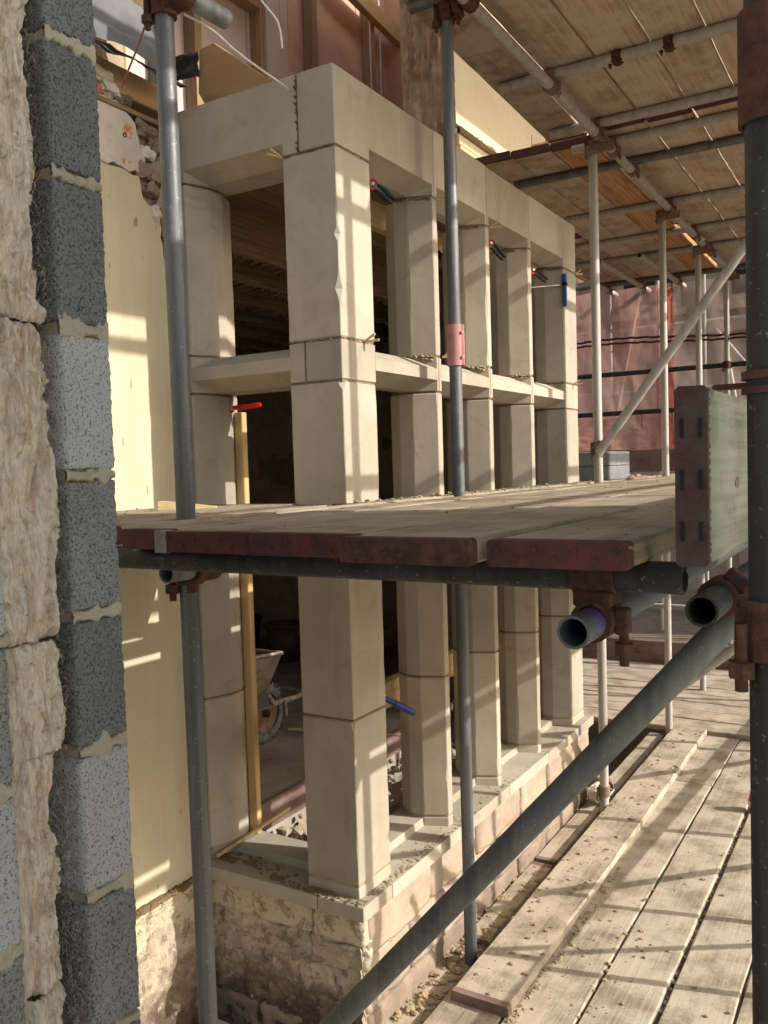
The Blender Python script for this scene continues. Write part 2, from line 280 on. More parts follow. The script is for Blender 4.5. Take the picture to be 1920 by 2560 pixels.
# ------------------------------------------------------------------ mesh helpers
class B:
    def __init__(s): s.bm = bmesh.new()
    def poly(s, pts, smooth=False):
        f = s.bm.faces.new([s.bm.verts.new(p) for p in pts]); f.smooth = smooth; return f
    def box(s, x0, x1, y0, y1, z0, z1, jit=0.0, rnd=random):
        j = lambda: rnd.uniform(-jit, jit) if jit else 0.0
        v = [s.bm.verts.new((x+j(), y+j(), z+j())) for z in (z0, z1) for y in (y0, y1) for x in (x0, x1)]
        for a in ((0, 2, 3, 1), (4, 5, 7, 6), (0, 1, 5, 4), (2, 6, 7, 3), (0, 4, 6, 2), (1, 3, 7, 5)): s.bm.faces.new([v[i] for i in a])
        return s
    def ring_loft(s, rings, smooth=False, caps=True, closed=True):
        R = [[s.bm.verts.new(p) for p in r] for r in rings]; n = len(R[0])
        for a, b in zip(R, R[1:]):
            for i in range(n if closed else n-1):
                f = s.bm.faces.new((a[i], a[(i+1) % n], b[(i+1) % n], b[i])); f.smooth = smooth
        if caps:
            s.bm.faces.new(list(reversed(R[0]))); s.bm.faces.new(R[-1])
            if smooth:
                for r in (R[0], R[-1]):
                    for i in range(n):
                        e = s.bm.edges.get((r[i], r[(i+1) % n]))
                        if e: e.smooth = False
        return R
    def tube(s, p, q, r, seg=20, hollow=0.0, smooth=True):
        p, q = Vector(p), Vector(q); d = (q-p).normalized()
        a = d.orthogonal().normalized(); b = d.cross(a)
        ring = lambda c, rr: [c + a*(rr*math.cos(2*math.pi*i/seg)) + b*(rr*math.sin(2*math.pi*i/seg)) for i in range(seg)]
        if not hollow: s.ring_loft([ring(p, r), ring(q, r)], smooth)
        else:
            ri = r-hollow; dep = min(0.25, (q-p).length*0.3)
            o = s.ring_loft([ring(p, r), ring(q, r)], smooth, False)
            for (c, sg, ro) in ((p, 1, o[0]), (q, -1, o[1])):
                i1 = [s.bm.verts.new(v) for v in ring(c, ri)]; i2 = [s.bm.verts.new(v) for v in ring(c + d*dep*sg, ri)]
                for i in range(seg):
                    j = (i+1) % seg
                    qd = [(ro[i], i1[i], i1[j], ro[j]), (i1[i], i2[i], i2[j], i1[j])]
                    for k, fv in enumerate(qd):
                        f = s.bm.faces.new(fv if sg == 1 else tuple(reversed(fv))); f.smooth = (k == 1)
                    for e in (s.bm.edges.get((ro[i], ro[j])), s.bm.edges.get((i1[i], i1[j]))): e.smooth = False
                s.bm.faces.new(i2 if sg == 1 else list(reversed(i2)))
        return s
    def path(s, pts, r, seg=6):
        pts = [Vector(p) for p in pts]; rings = []
        for i, p in enumerate(pts):
            d = (pts[min(i+1, len(pts)-1)]-pts[max(i-1, 0)]).normalized(); a = d.cross(Vector((0.31, 0.77, 0.55))).normalized(); b = d.cross(a)
            rings.append([p + a*(r*math.cos(2*math.pi*k/seg)) + b*(r*math.sin(2*math.pi*k/seg)) for k in range(seg)])
        s.ring_loft(rings, True); return s
    def arc_band(s, c, d, ri, ro, wd, a0=0.0, a1=2*math.pi, seg=20, ref=None):
        c, d = Vector(c), Vector(d).normalized()
        a = (Vector(ref) - d*Vector(ref).dot(d)).normalized() if ref is not None else d.orthogonal().normalized(); b = d.cross(a)
        full = abs(a1-a0-2*math.pi) < 1e-6; N = seg if full else seg+1; rings = []
        for i in range(N):
            th = a0+(a1-a0)*i/seg; u = a*math.cos(th)+b*math.sin(th)
            rings.append([c+u*ri-d*wd/2, c+u*ro-d*wd/2, c+u*ro+d*wd/2, c+u*ri+d*wd/2])
        if full: rings.append(rings[0])
        s.ring_loft(rings, False, not full); return s
    def rock(s, c, size, seed=0, sub=2, amp=0.25, rot=0.0):
        r = bmesh.ops.create_icosphere(s.bm, subdivisions=sub, radius=1.0); c = Vector(c); mr = Matrix.Rotation(rot, 3, 'Z')
        for v in r['verts']:
            p = v.co.copy(); n = 1+amp*noise.noise(p*1.3+Vector((seed*3.1, seed*1.7, seed)))+amp*.5*noise.noise(p*3+Vector((seed, 0, seed)))
            q = Vector((max(-.8, min(.8, p.x))*size[0], max(-.8, min(.8, p.y))*size[1], max(-.75, min(.75, p.z))*size[2]))*n
            v.co = c + mr @ q
        return s
    def lathe(s, prof, c, seg=20, axis='Z', smooth=True):
        c = Vector(c); rings = []
        for r, h in prof:
            ring = []
            for i in range(seg):
                t_ = 2*math.pi*i/seg; x, y = r*math.cos(t_), r*math.sin(t_)
                ring.append(c + (Vector((x, y, h)) if axis == 'Z' else Vector((h, x, y)) if axis == 'X' else Vector((y, h, x))))
            rings.append(ring)
        s.ring_loft(rings, smooth, False); return s
    def bevel(s, wd, seg=1):
        bmesh.ops.remove_doubles(s.bm, verts=s.bm.verts, dist=1e-5)
        bmesh.ops.bevel(s.bm, geom=list(s.bm.edges), offset=wd, segments=seg, affect='EDGES', clamp_overlap=True); return s
    def build(s, name, mat, parent=None, loc=None, recalc=True):
        if recalc: bmesh.ops.recalc_face_normals(s.bm, faces=s.bm.faces)
        me = bpy.data.meshes.new(name)
        off = Vector(loc) if loc is not None else (Vector(parent['_org']) if parent is not None else Vector((0, 0, 0)))
        bmesh.ops.translate(s.bm, verts=s.bm.verts, vec=-off)
        s.bm.to_mesh(me); s.bm.free(); me.materials.append(M[mat] if isinstance(mat, str) else mat)
        o = bpy.data.objects.new(name, me); COL.objects.link(o)
        if parent is not None:
            o.parent = parent; o['_org'] = list(parent['_org'])
        else: o.location = off; o['_org'] = list(off)
        return o
def tag(o, label, cat, group=None):
    o['label'] = label; o['category'] = cat
    if group: o['group'] = group
    return o
def thing(name, label, cat, loc, group=None):
    o = bpy.data.objects.new(name, None); COL.objects.link(o); o.location = loc; o['_org'] = list(loc); o.empty_display_size = 0.1
    return tag(o, label, cat, group)
def structure(o): o['kind'] = 'structure'; return o
def stuff(o): o['kind'] = 'stuff'; return o
R_T = 0.02415

# ================================================================== GROUND AND SETTING
b = B(); b.poly([(-300, -300, -0.95), (300, -300, -0.95), (300, 300, -0.95), (-300, 300, -0.95)])
structure(b.build('ground', 'soil'))

def grid_sheet(pf, nu, nv, smooth=True, flip=False):
    bb = B(); V = [[bb.bm.verts.new(pf(i/nu, j/nv)) for j in range(nv+1)] for i in range(nu+1)]
    for i in range(nu):
        for j in range(nv):
            f = bb.bm.faces.new((V[i][j], V[i+1][j], V[i+1][j+1], V[i][j+1])); f.smooth = smooth
    return bb
nz = lambda p, k=1.0: noise.fractal(Vector(p)*k, 0.7, 2.1, 5)

# ================================================================== STONE BAY WINDOW
ZSTUB, ZJ, ZTL, ZTU, ZTC, ZTT = -0.0331, 0.5755, 1.7233, 1.8629, 1.770, 1.8152
ZCU, ZLB, ZLT = 2.5335, 2.489, 2.75
CD, CW, SD = 0.0923, 0.0425, 0.060
bay = thing('bay_window', 'pale sandstone bay window frame of square piers and chamfered mullions beside the scaffold', 'bay window', (-0.3, 1.2, -0.05))
JT = 0.004
def column(poly, z0, z1, name='mullion_stone', mat='sandstone', seed=0, bev=0.0025, chips=()):
    n = len(poly); P = [Vector((x, y, 0)) for x, y in poly]; rings = []; N = max(3, int((z1-z0)/0.025))
    zs = [z0, z0+0.004] + [z0+0.004+(z1-z0-0.008)*i/N for i in range(1, N)] + [z1-0.004, z1]
    for k, z in enumerate(zs):
        ring = []; ins = 0.004 if k in (0, len(zs)-1) else 0.0
        ctr = sum(P, Vector())/n
        for i in range(n):
            a, p, c = P[i-1], P[i], P[(i+1) % n]
            q = noise.noise(Vector((i*7.3+seed*3.7, z*9, seed)));  bb_ = bev + max(0, q-0.12)*0.009
            for (cz, ci, cr) in chips:
                if ci == i and abs(z-cz) < cr: bb_ += 0.013*(1-abs(z-cz)/cr)*(1+.8*noise.noise(Vector((z*90, seed, 3))))
            m = min(bb_, 0.3*(a-p).length, 0.3*(c-p).length)
            for dd in ((a-p).normalized(), (c-p).normalized()):
                v = p + dd*m; v = v + (ctr-v).normalized()*ins; ring.append((v.x, v.y, z))
        rings.append(ring)
    bb = B(); bb.ring_loft(rings); return bb.build(name, mat, bay)
def mull(yl, yr):
    c = (yl+yr)/2; h = (yr-yl)/2; H = h+CW
    return [(0, c-h), (-CD, c-H), (-CD-SD, c-H), (-0.215, c-h*1.2), (-0.215, c+h*1.2), (-CD-SD, c+H), (-CD, c+H), (0, c+h)]
FL = [(0.212, 0.6783), (0.7173, 1.1815), (1.2207, 1.6882), (1.729, 2.1967)]   # light openings, front edges
MUL = [mull(0.6783, 0.7173), mull(1.1815, 1.2207), mull(1.6882, 1.729)]
PIER = [(0, 0), (0, 0.212), (-CD, 0.248), (-0.152, 0.248), (-0.25, 0.152), (-0.25, CD), (-0.214, 0)]
YE = 2.4118
EPIER = [(0, 2.1967), (0, YE), (-0.214, YE), (-0.25, YE-CD), (-0.25, YE-.152), (-0.152, 2.1604), (-CD, 2.1604)]
POST = [(-0.70, 0), (-0.667, 0), (-0.631, 0.10), (-0.631, 0.16), (-0.667, 0.25), (-0.70, 0.25)]
POST2 = [(x, YE-y) for x, y in reversed(POST)]
allc = [('mullion_stone', p) for p in MUL] + [('pier_stone', PIER), ('pier_stone', EPIER), ('jamb_stone', POST), ('jamb_stone', POST2)]
def shrink(poly, d):
    c = Vector((sum(p[0] for p in poly)/len(poly), sum(p[1] for p in poly)/len(poly)))
    return [tuple(Vector(p)+(c-Vector(p)).normalized()*d) for p in poly]
for k, (nm, p) in enumerate(allc):
    for q, (a, c) in enumerate(((0.0, ZJ), (ZJ, ZTL), (ZTU, ZLB))):
        ch = [(2.03, 0, 0.03), (2.012, 0, 0.02), (2.2, 0, .01)] if (p is PIER and q == 2) else [(1.715, 0, 0.012), (1.45, 0, .01)] if (p is PIER and q == 1) else [(ZJ-.01, 0, .012)] if p is PIER else ()
        column(p, a+JT, c-JT, nm, seed=k*3+q, chips=ch)
        bb = B(); sp = shrink(p, 0.005)
        zc = c if q != 2 else ZLB
        bb.ring_loft([[(x, y, zc-JT+.0005) for x, y in sp], [(x, y, zc+JT-.0005) for x, y in sp]]); bb.build('mortar_joint', 'brown_mortar', bay)
        if q in (0, 2):
            bb = B(); z_ = 0.0 if q == 0 else ZTU; bb.ring_loft([[(x, y, z_-JT+.0005) for x, y in sp], [(x, y, z_+JT-.0005) for x, y in sp]]); bb.build('mortar_joint', 'sand_mortar' if q == 0 else 'brown_mortar', bay)
    column(p, ZSTUB-0.02, -JT, 'stooling', seed=k+50)

def run(name, a0, a1, lights, zb, zc, zt, ztt, depth, T, mat='sandstone', ztop_notch=False):
    """a lintel or transom stone: s along the wall, n inwards; T maps (s, n, z) to the world"""
    bb = B(); P = lambda s, n, z: T(s, n, z)
    lo = [(a0, zb)]; hi = []
    for f0, f1 in lights:
        lo += [(f0, zb), (f0, zc), (f1, zc), (f1, zb)]
        if ztop_notch: hi += [(f0, zt), (f0, ztt), (f1, ztt), (f1, zt)]
    lo.append((a1, zb)); top = [(a0, zt)] + hi + [(a1, zt)]
    # front face in convex strips
    cuts = sorted({a0, a1} | {f for L in lights for f in L})
    for s0, s1 in zip(cuts, cuts[1:]):
        inl = any(f0-1e-6 <= s0 and s1 <= f1+1e-6 for f0, f1 in lights)
        zl, zh = (zc if inl else zb), (ztt if (inl and ztop_notch) else zt)
        bb.poly([P(s0, 0, zl), P(s1, 0, zl), P(s1, 0, zh), P(s0, 0, zh)])
        if inl:
            e0, e1 = s0+CW, s1-CW
            bb.poly([P(s0, 0, zc), P(e0, CD, zb), P(e1, CD, zb), P(s1, 0, zc)])
            bb.poly([P(s0, 0, zb), P(e0, CD, zb), P(s0, 0, zc)]); bb.poly([P(s1, 0, zb), P(s1, 0, zc), P(e1, CD, zb)])
            bb.poly([P(e0, CD, zb), P(e0, depth, zb), P(e1, depth, zb), P(e1, CD, zb)])
            bb.poly([P(s0, 0, zb), P(s0, depth, zb), P(e0, depth, zb), P(e0, CD, zb)]); bb.poly([P(s1, 0, zb), P(e1, CD, zb), P(e1, depth, zb), P(s1, depth, zb)])
            if ztop_notch:
                bb.poly([P(s0, 0, ztt), P(s1, 0, ztt), P(e1, CD, zt), P(e0, CD, zt)])
                bb.poly([P(s0, 0, zt), P(s0, 0, ztt), P(e0, CD, zt)]); bb.poly([P(s1, 0, zt), P(e1, CD, zt), P(s1, 0, ztt)])
                bb.poly([P(e0, CD, zt), P(e1, CD, zt), P(e1, depth, zt), P(e0, depth, zt)])
                bb.poly([P(s0, 0, zt), P(e0, CD, zt), P(e0, depth, zt), P(s0, depth, zt)]); bb.poly([P(s1, 0, zt), P(s1, depth, zt), P(e1, depth, zt), P(e1, CD, zt)])
            else: bb.poly([P(s0, 0, zt), P(s1, 0, zt), P(s1, depth, zt), P(s0, depth, zt)])
        else:
            bb.poly([P(s0, 0, zb), P(s0, depth, zb), P(s1, depth, zb), P(s1, 0, zb)]); bb.poly([P(s0, 0, zt), P(s1, 0, zt), P(s1, depth, zt), P(s0, depth, zt)])
    bb.poly([P(a0, 0, zb), P(a0, 0, zt), P(a0, depth, zt), P(a0, depth, zb)]); bb.poly([P(a1, 0, zb), P(a1, depth, zb), P(a1, depth, zt), P(a1, 0, zt)])
    bb.poly([P(a0, depth, zb), P(a0, depth, zt), P(a1, depth, zt), P(a1, depth, zb)])
    bmesh.ops.remove_doubles(bb.bm, verts=bb.bm.verts, dist=1e-5)
    es = [e for e in bb.bm.edges if e.is_manifold and e.calc_face_angle(0) > 0.2]
    bmesh.ops.recalc_face_normals(bb.bm, faces=bb.bm.faces)
    bmesh.ops.bevel(bb.bm, geom=es, offset=0.0022, segments=1, affect='EDGES', clamp_overlap=True)
    return bb.build(name, mat, bay)
TF = lambda s, n, z: (-n, s, z)
TR = lambda s, n, z: (-s, n, z)
TR2 = lambda s, n, z: (-s, YE-n, z)
JF = [0.0, 0.698, 1.201, 1.7086, YE]
for i in range(4):
    g = 0.0018
    a0, a1 = JF[i]+(g if i else 0), JF[i+1]-(g if i < 3 else 0)
    run('lintel_stone', a0, a1, [FL[i]], ZLB+JT, ZCU, ZLT+[0, .004, 0, .003][i], 0, 0.146, TF)
    run('transom_stone', a0, a1, [FL[i]], ZTL+JT, ZTC, ZTU-JT, ZTT, 0.146, TF, ztop_notch=True)
    if i < 3:
        bb = B(); bb.box(-0.14, -0.004, JF[i+1]-g, JF[i+1]+g, ZLB+.006, ZLT-.002); bb.build('mortar_joint', 'brown_mortar', bay)
        bb = B(); bb.box(-0.14, 0.0012, JF[i+1]-.004, JF[i+1]+.004, ZTL+.005, ZTU-.005); bb.build('mortar_joint', 'sand_mortar', bay)
for T in (TR, TR2):
    run('lintel_stone', 0.1525, 0.70, [(0.214, 0.667)], ZLB+JT, ZCU, ZLT, 0, 0.215, T)
    run('transom_stone', 0.1525, 0.70, [(0.214, 0.667)], ZTL+JT, ZTC, ZTU-JT, ZTT, 0.215, T, ztop_notch=True)
    for z0, z1 in ((ZLB+.006, ZLT-.003), (ZTL+.006, ZTU-.006)):
        bb = B(); P0 = T(0.1462, 0.003, z0); P1 = T(0.1523, 0.14, z1)
        bb.box(min(P0[0], P1[0]), max(P0[0], P1[0]), min(P0[1], P1[1]), max(P0[1], P1[1]), z0, z1); bb.build('mortar_joint', 'brown_mortar', bay)
# squeezed mortar at joints
def squeeze(pts, seed, mat='brown_mortar', r=0.008, nm='mortar_squeeze'):
    bb = B(); rnd = random.Random(seed)
    for (p, q, n) in pts:
        for i in range(n):
            t_ = (i+rnd.random())/n; c = Vector(p).lerp(Vector(q), t_)+Vector((0, 0, rnd.uniform(-.003, .002)))
            if noise.noise(Vector((t_*7, seed*3.3, p[1]*9))) < -.12: continue
            rr = r*rnd.uniform(.25, .85)
            bb.rock(c, (rr*.8, rr*rnd.uniform(1.2, 3.0), rr*rnd.uniform(.5, 1.0)), seed+i, 2, .6)
    return stuff(bb.build(nm, mat, bay))
squeeze([((-.215, .001, ZLB-.004), (-.005, .001, ZLB), 26), ((-.1495, .0, ZLB), (-.1495, .0, ZLT-.01), 20)], 1, r=.007)
squeeze([((-.002, .02, ZLB-.002), (-.002, .2, ZLB-.002), 12)], 9, 'sand_mortar', .006)
for k, (f0, f1) in enumerate([(a[1], c[0]) for a, c in zip(FL, FL[1:])] + [(2.1967, YE)]):
    squeeze([((-CD-SD, f0-CW, ZLB-.008), (-CD, f0-CW, ZLB-.008), 10), ((-CD, f0-CW, ZLB-.008), (0, f0, ZLB-.008), 22)], 20+k, r=.009)
    squeeze([((-CD, f0-CW-.002, ZTU+.002), (0, f0-.002, ZTU+.002), 22), ((-.05, f0-.03, ZTU-.006), (-.01, f0-.01, ZTU-.012), 9)], 40+k, 'sand_mortar', .009)
squeeze([((-.215, -.001, ZTU), (-.0, -.001, ZTU), 20), ((.0, .0, ZTU), (.001, .2, ZTU), 14)], 60, 'sand_mortar', .005)
squeeze([((-.63, .1, ZTU-.004), (-.69, .04, ZTU-.002), 12)], 61, 'brown_mortar', .008)

# sill stones
def sill(y0, y1, nm='sill_stone'):
    pr = [(0.0439, -0.094), (0.0439, -0.043), (-0.095, -0.039), (-0.098, -0.010), (-0.235, -0.008), (-0.235, -0.094)]
    bb = B(); N = max(2, int((y1-y0)/.04)); rings = []
    for i in range(N+1):
        y = y0+(y1-y0)*i/N
        rings.append([(x + 0.0012*noise.noise(Vector((y*20, k*5, 1))), y, z+0.0012*noise.noise(Vector((y*20, k*9, 5)))) for k, (x, z) in enumerate(pr)])
    bb.ring_loft(rings); return bb
for y0, y1 in ((0.15, 0.703), (0.7065, 1.206), (1.2095, 1.715), (1.7185, YE+0.043)):
    sill(y0, y1).bevel(0.002).build('sill_stone', 'sandstone', bay)
def sill_r(s0, s1, yoff, sg):
    pr = [(-0.0434, -0.094), (-0.0434, -0.043), (0.095, -0.039), (0.098, -0.010), (0.235, -0.008), (0.235, -0.094)]
    bb = B(); N = max(2, int(abs(s1-s0)/.04)); rings = []
    for i in range(N+1):
        x = s0+(s1-s0)*i/N; rings.append([(x, yoff+sg*(y + 0.0012*noise.noise(Vector((x*20, k*5, 1)))), z+0.0012*noise.noise(Vector((x*20, k*9, 5)))) for k, (y, z) in enumerate(pr)])
    bb.ring_loft(rings); return bb
sill_r(-0.70, -0.1495, 0, 1).bevel(0.002).build('sill_stone', 'sandstone', bay)
bb = B(); bb.ring_loft([[(0.0439, -.0434, z), (0.0439, .1475, z), (-.1465, .1475, z), (-.1465, -.0434, z)] for z in (-.094, -.042)]); bb.bevel(.003).build('sill_stone', 'sandstone', bay)
sill_r(-0.70, -0.24, YE, -1).bevel(0.002).build('sill_stone', 'sandstone', bay)
# droppings on sills, transom slopes
def litter(name, spots, n, seed, r0, r1, mat, parent=None):
    bb = B(); rnd = random.Random(seed)
    for i in range(n):
        x0, x1, y0, y1, z = spots[rnd.randrange(len(spots))]
        r = r0+(r1-r0)*rnd.random()**3
        x, y = rnd.uniform(x0, x1), rnd.uniform(y0, y1)
        res = bmesh.ops.create_icosphere(bb.bm, subdivisions=1 if r < .006 else 2, radius=1.0)
        for v in res['verts']:
            p = v.co; k = 1+.75*noise.noise(p*1.9+Vector((i, i*.7, 0))); v.co = Vector((x+p.x*r*k*1.2, y+p.y*r*k, z+r*.3+p.z*r*.6*k))
    return bb.build(name, mat, parent)
o = litter('mortar_droppings', [(-.09, .04, .22, 2.4, -.042), (-.09, .04, .25, 1.2, -.042)], 420, 3, .001, .006, 'sand_mortar', bay); stuff(o)
o = litter('dark_droppings', [(-.69, -.3, -.03, .09, -.041), (-.3, .03, -.04, -.005, -.041), (-.62, -.45, .02, .09, -.041)], 330, 4, .001, .008, 'brown_mortar', bay); stuff(o)
o = litter('corner_droppings', [(.003, .04, -.03, .6, -.042)], 260, 5, .001, .006, 'sand_mortar', bay); stuff(o)
bb = B()
for i in range(5):
    x = [-.62, -.52, -.35, -.16, -.66][i]; y = [.03, .05, -.005, -.015, .06][i]
    bb.rock((x, y, -.040), ([.07, .035, .03, .05, .04][i], .022, .006), i, 3, .5)
stuff(bb.build('mud_patch', 'brown_mortar', bay))

# ------------------------------------------------------------------ plinth under the bay
pl = thing('rubble_plinth', 'low rubble stone plinth with flaking limewash under the bay window sill', 'stone wall', (-0.3, 1.2, -0.6))
def rough_block(x0, x1, y0, y1, z0, z1, seed, amp=0.012, n=12, rnd_=0.012):
    """stone: subdivided box with rounded corners and noise"""
    bb = B(); r = bmesh.ops.create_cube(bb.bm, size=2.0); bmesh.ops.subdivide_edges(bb.bm, edges=bb.bm.edges, cuts=n, use_grid_fill=True)
    cx, cy, cz = (x0+x1)/2, (y0+y1)/2, (z0+z1)/2; hx, hy, hz = (x1-x0)/2, (y1-y0)/2, (z1-z0)/2
    for v in bb.bm.verts:
        p = Vector((v.co.x*hx, v.co.y*hy, v.co.z*hz)); q = Vector((max(-hx+rnd_, min(hx-rnd_, p.x)), max(-hy+rnd_, min(hy-rnd_, p.y)), max(-hz+rnd_, min(hz-rnd_, p.z))))
        d = p-q
        if d.length > 1e-9: p = q+d.normalized()*min(d.length, rnd_)
        w_ = Vector((p.x+cx, p.y+cy, p.z+cz)); nn = Vector((noise.noise(w_*11+Vector((seed, 0, 0))), noise.noise(w_*11+Vector((0, seed, 0))), noise.noise(w_*11+Vector((0, 0, seed)))))
        n2 = Vector((noise.noise(w_*38+Vector((seed, 0, 0))), noise.noise(w_*38+Vector((0, seed, 0))), noise.noise(w_*38+Vector((0, 0, seed)))))
        v.co = w_+nn*amp+n2*amp*.45
    for f in bb.bm.faces: f.smooth = True
    return bb
bb = B(); bb.box(-0.66, -0.02, 0.02, 0.25, -0.98, -0.096); bb.build('mortar_core', 'dark_stone', pl)
bb = B(); bb.box(-0.25, -0.03, 0.03, YE-.02, -0.98, -0.0965); bb.build('mortar_core', 'dark_stone', pl)
# return face courses (facing the camera)
rnd = random.Random(5)
def course(x0, x1, z0, z1, widths, y0, mat, seed, amp=.01):
    x = x0
    for i, wd in enumerate(widths):
        rough_block(x+.004, min(x+wd, x1)-.004, y0+rnd.uniform(-.006, .008), 0.2, z0+.004, z1-.004, seed+i*1.7, amp, 10).build('stone', mat, pl); x += wd
bb = grid_sheet(lambda u, v: (-.70+.70*u, .012+.012*nz((u*7, v*6, 3))+.006*nz((u*30, v*26, 9)), -.75+.56*v), 90, 70); bb.build('mortar_face', 'flaking_limewash', pl)
bb = grid_sheet(lambda u, v: (-.004+.010*nz((u*22, v*6, 13))+.006*nz((u*80, v*26, 4)), 2.42*u, -.75+.65*v), 200, 50); bb.build('mortar_face', 'weathered_stone', pl)
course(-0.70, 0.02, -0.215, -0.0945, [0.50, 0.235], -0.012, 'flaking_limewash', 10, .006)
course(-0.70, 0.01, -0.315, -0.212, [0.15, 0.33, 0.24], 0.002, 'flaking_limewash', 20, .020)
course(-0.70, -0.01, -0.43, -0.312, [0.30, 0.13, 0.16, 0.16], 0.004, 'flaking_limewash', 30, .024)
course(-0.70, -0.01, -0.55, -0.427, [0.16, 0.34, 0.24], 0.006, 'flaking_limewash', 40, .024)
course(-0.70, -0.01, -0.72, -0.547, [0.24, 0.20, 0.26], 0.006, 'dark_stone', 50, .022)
# front face courses
def fcourse(z0, z1, widths, x1, mat, seed, amp=.010):
    y = 0.02
    for i, wd in enumerate(widths):
        rough_block(-0.2, x1+rnd.uniform(-.008, .006), y+.003, y+wd-.003, z0+.003, z1-.003, seed+i*2.3, amp, 10).build('stone', mat, pl); y += wd
fcourse(-0.26, -0.0945, [0.46, 0.42, 0.5, 0.35, 0.38, 0.30], 0.022, 'pink_stone', 60, .010)
fcourse(-0.46, -0.257, [0.3, 0.45, 0.36, 0.5, 0.42, 0.38], 0.014, 'pink_stone', 80, .016)
fcourse(-0.72, -0.457, [0.5, 0.4, 0.46, 0.36, 0.69], 0.010, 'dark_stone', 100)

# ================================================================== HOUSE
house = thing('house', 'gutted stone house with yellow plaster beside the bay, broken wall edge and open upper floor', 'house', (-0.9, -0.5, -0.95))
# main wall left of the bay: core + plaster with ragged outline
bb = B(); bb.box(-1.10, -0.722, -3.2, -0.005, -0.98, 2.66); bb.build('masonry_core', 'dark_stone', house)
def ragged_sheet(outline, x, th, mat, name, seed, amp=.006, step=.03, parent=house):
    pts = []
    for i, p in enumerate(outline):
        q = outline[(i+1) % len(outline)]; L = math.hypot(q[0]-p[0], q[1]-p[1]); N = max(1, int(L/step)) if p[2] else 1
        for k in range(N):
            t_ = k/N; y, z = p[0]+(q[0]-p[0])*t_, p[1]+(q[1]-p[1])*t_
            if p[2] and k: y += amp*noise.noise(Vector((y*30, z*30, seed)))*1.6; z += amp*noise.noise(Vector((y*30, z*30, seed+9)))*1.6
            pts.append((y, z))
    bb = B(); bb.ring_loft([[(x-th, y, z) for y, z in pts], [(x, y, z) for y, z in pts]]); return bb.build(name, mat, parent)
ragged_sheet([(-3.2, -.086, 1), (-.05, -.086, 0), (-.05, 2.08, 1), (-.088, 2.22, 1), (-.098, 2.342, 1), (-.175, 2.40, 1), (-.189, 2.472, 1), (-.351, 2.477, 1), (-3.2, 2.47, 0)], -0.70, .022, 'yellow_plaster', 'plaster', 2)
ragged_sheet([(-1.6, 2.481, 0), (-.354, 2.479, 1), (-.19, 2.484, 1), (-.16, 2.53, 1), (-.187, 2.60, 1), (-.20, 2.644, 1), (-.282, 2.698, 1), (-.36, 2.693, 1), (-1.6, 2.70, 0)], -0.694, .03, 'pale_plaster', 'plaster_patch', 3, .012, .02)
t = NT('rust_stain'); n_ = t.noise(40, 4, .7); t.color(t.mix(t.ramp(n_, [(.42, 0.), (.6, 1.)]), (.46, .22, .08), (.60, .50, .40))); t.rough(.9); M['rust_stain'] = t.m
for (y, z, ry, rz, sd) in ((-.235, 2.610, .020, .028, 1), (-.25, 2.505, .020, .012, 2)):
    bb = B(); pts = [(-.6937, y+ry*(1+.4*noise.noise(Vector((math.cos(a)*2, math.sin(a)*2, sd))))*math.cos(a), z+rz*(1+.5*noise.noise(Vector((math.cos(a)*2, math.sin(a)*2, sd+4))))*math.sin(a)) for a in [i*math.pi/12 for i in range(24)]]
    bb.poly(pts); bb.build('rust_mark', 'rust_stain', house)
bb = B(); bb.tube((-.70, -.252, 2.592), (-.6915, -.252, 2.592), .0085, 12, .003); bb.build('pipe_hole', 'rust', house)
# rubble at the torn edge
rk = random.Random(11)
for i, (y, z, sy, sz, mt) in enumerate([(-.145, 2.565, .035, .028, 'pale_plaster'), (-.16, 2.50, .045, .035, 'dark_stone'), (-.13, 2.44, .05, .03, 'dark_stone'), (-.10, 2.50, .04, .04, 'weathered_stone'), (-.07, 2.42, .04, .05, 'weathered_stone'), (-.115, 2.36, .03, .03, 'pale_plaster'), (-.06, 2.31, .03, .05, 'dark_stone'), (-.09, 2.60, .05, .035, 'dark_stone'), (-.15, 2.64, .06, .03, 'dark_stone'), (-.30, 2.73, .05, .025, 'pale_plaster'), (-.36, 2.71, .03, .02, 'brick_red'), (-.24, 2.715, .035, .02, 'dark_stone'), (-.05, 2.54, .04, .06, 'weathered_stone'), (-.04, 2.22, .03, .08, 'dark_stone'), (-.33, 2.765, .06, .03, 'pale_plaster')]):
    bb = B(); bb.rock((-.712, y, z), (.03, sy, sz), i*3.3, 3, .5, rk.uniform(-.4, .4)); bb.build('rubble_stone', mt, house)
# plate, beam, felt and lead above
bb = B(); bb.box(-.80, -.688, -1.3, -.03, 2.672, 2.690); bb.bevel(.002).build('wall_plate', 'joist_timber', house)
bb = B(); bb.box(-.86, -.71, -1.3, -.02, 2.735, 2.83); bb.bevel(.004).build('bressummer', 'chipboard', house)
bb = grid_sheet(lambda u, v: (-.60-.09*v+.012*nz((u*9, v*3, 1)), -1.3+1.22*u, 2.825+.23*v+.02*nz((u*7, v*4, 2))), 30, 8); bb.build('lead_flashing', 'lead', house)
bb = grid_sheet(lambda u, v: (-.585-.05*v+.012*nz((u*14, v*3, 5)), -1.3+1.27*u, 2.79+.04*v+.018*nz((u*12, v*3, 7))), 50, 4); bb.build('roofing_felt', 'felt', house)
bb = B(); bb.box(-1.1, -.93, -3.2, -.02, 2.90, 3.30); bb.build('upper_masonry', 'weathered_stone', house)
bb = grid_sheet(lambda u, v: (-.74+.05*nz((u*9, v*6, 3))+.02*nz((u*40, v*26, 5)), -1.4+1.36*u, 3.02+1.2*v), 60, 50); bb.build('upper_plaster', 'tan_plaster', house)
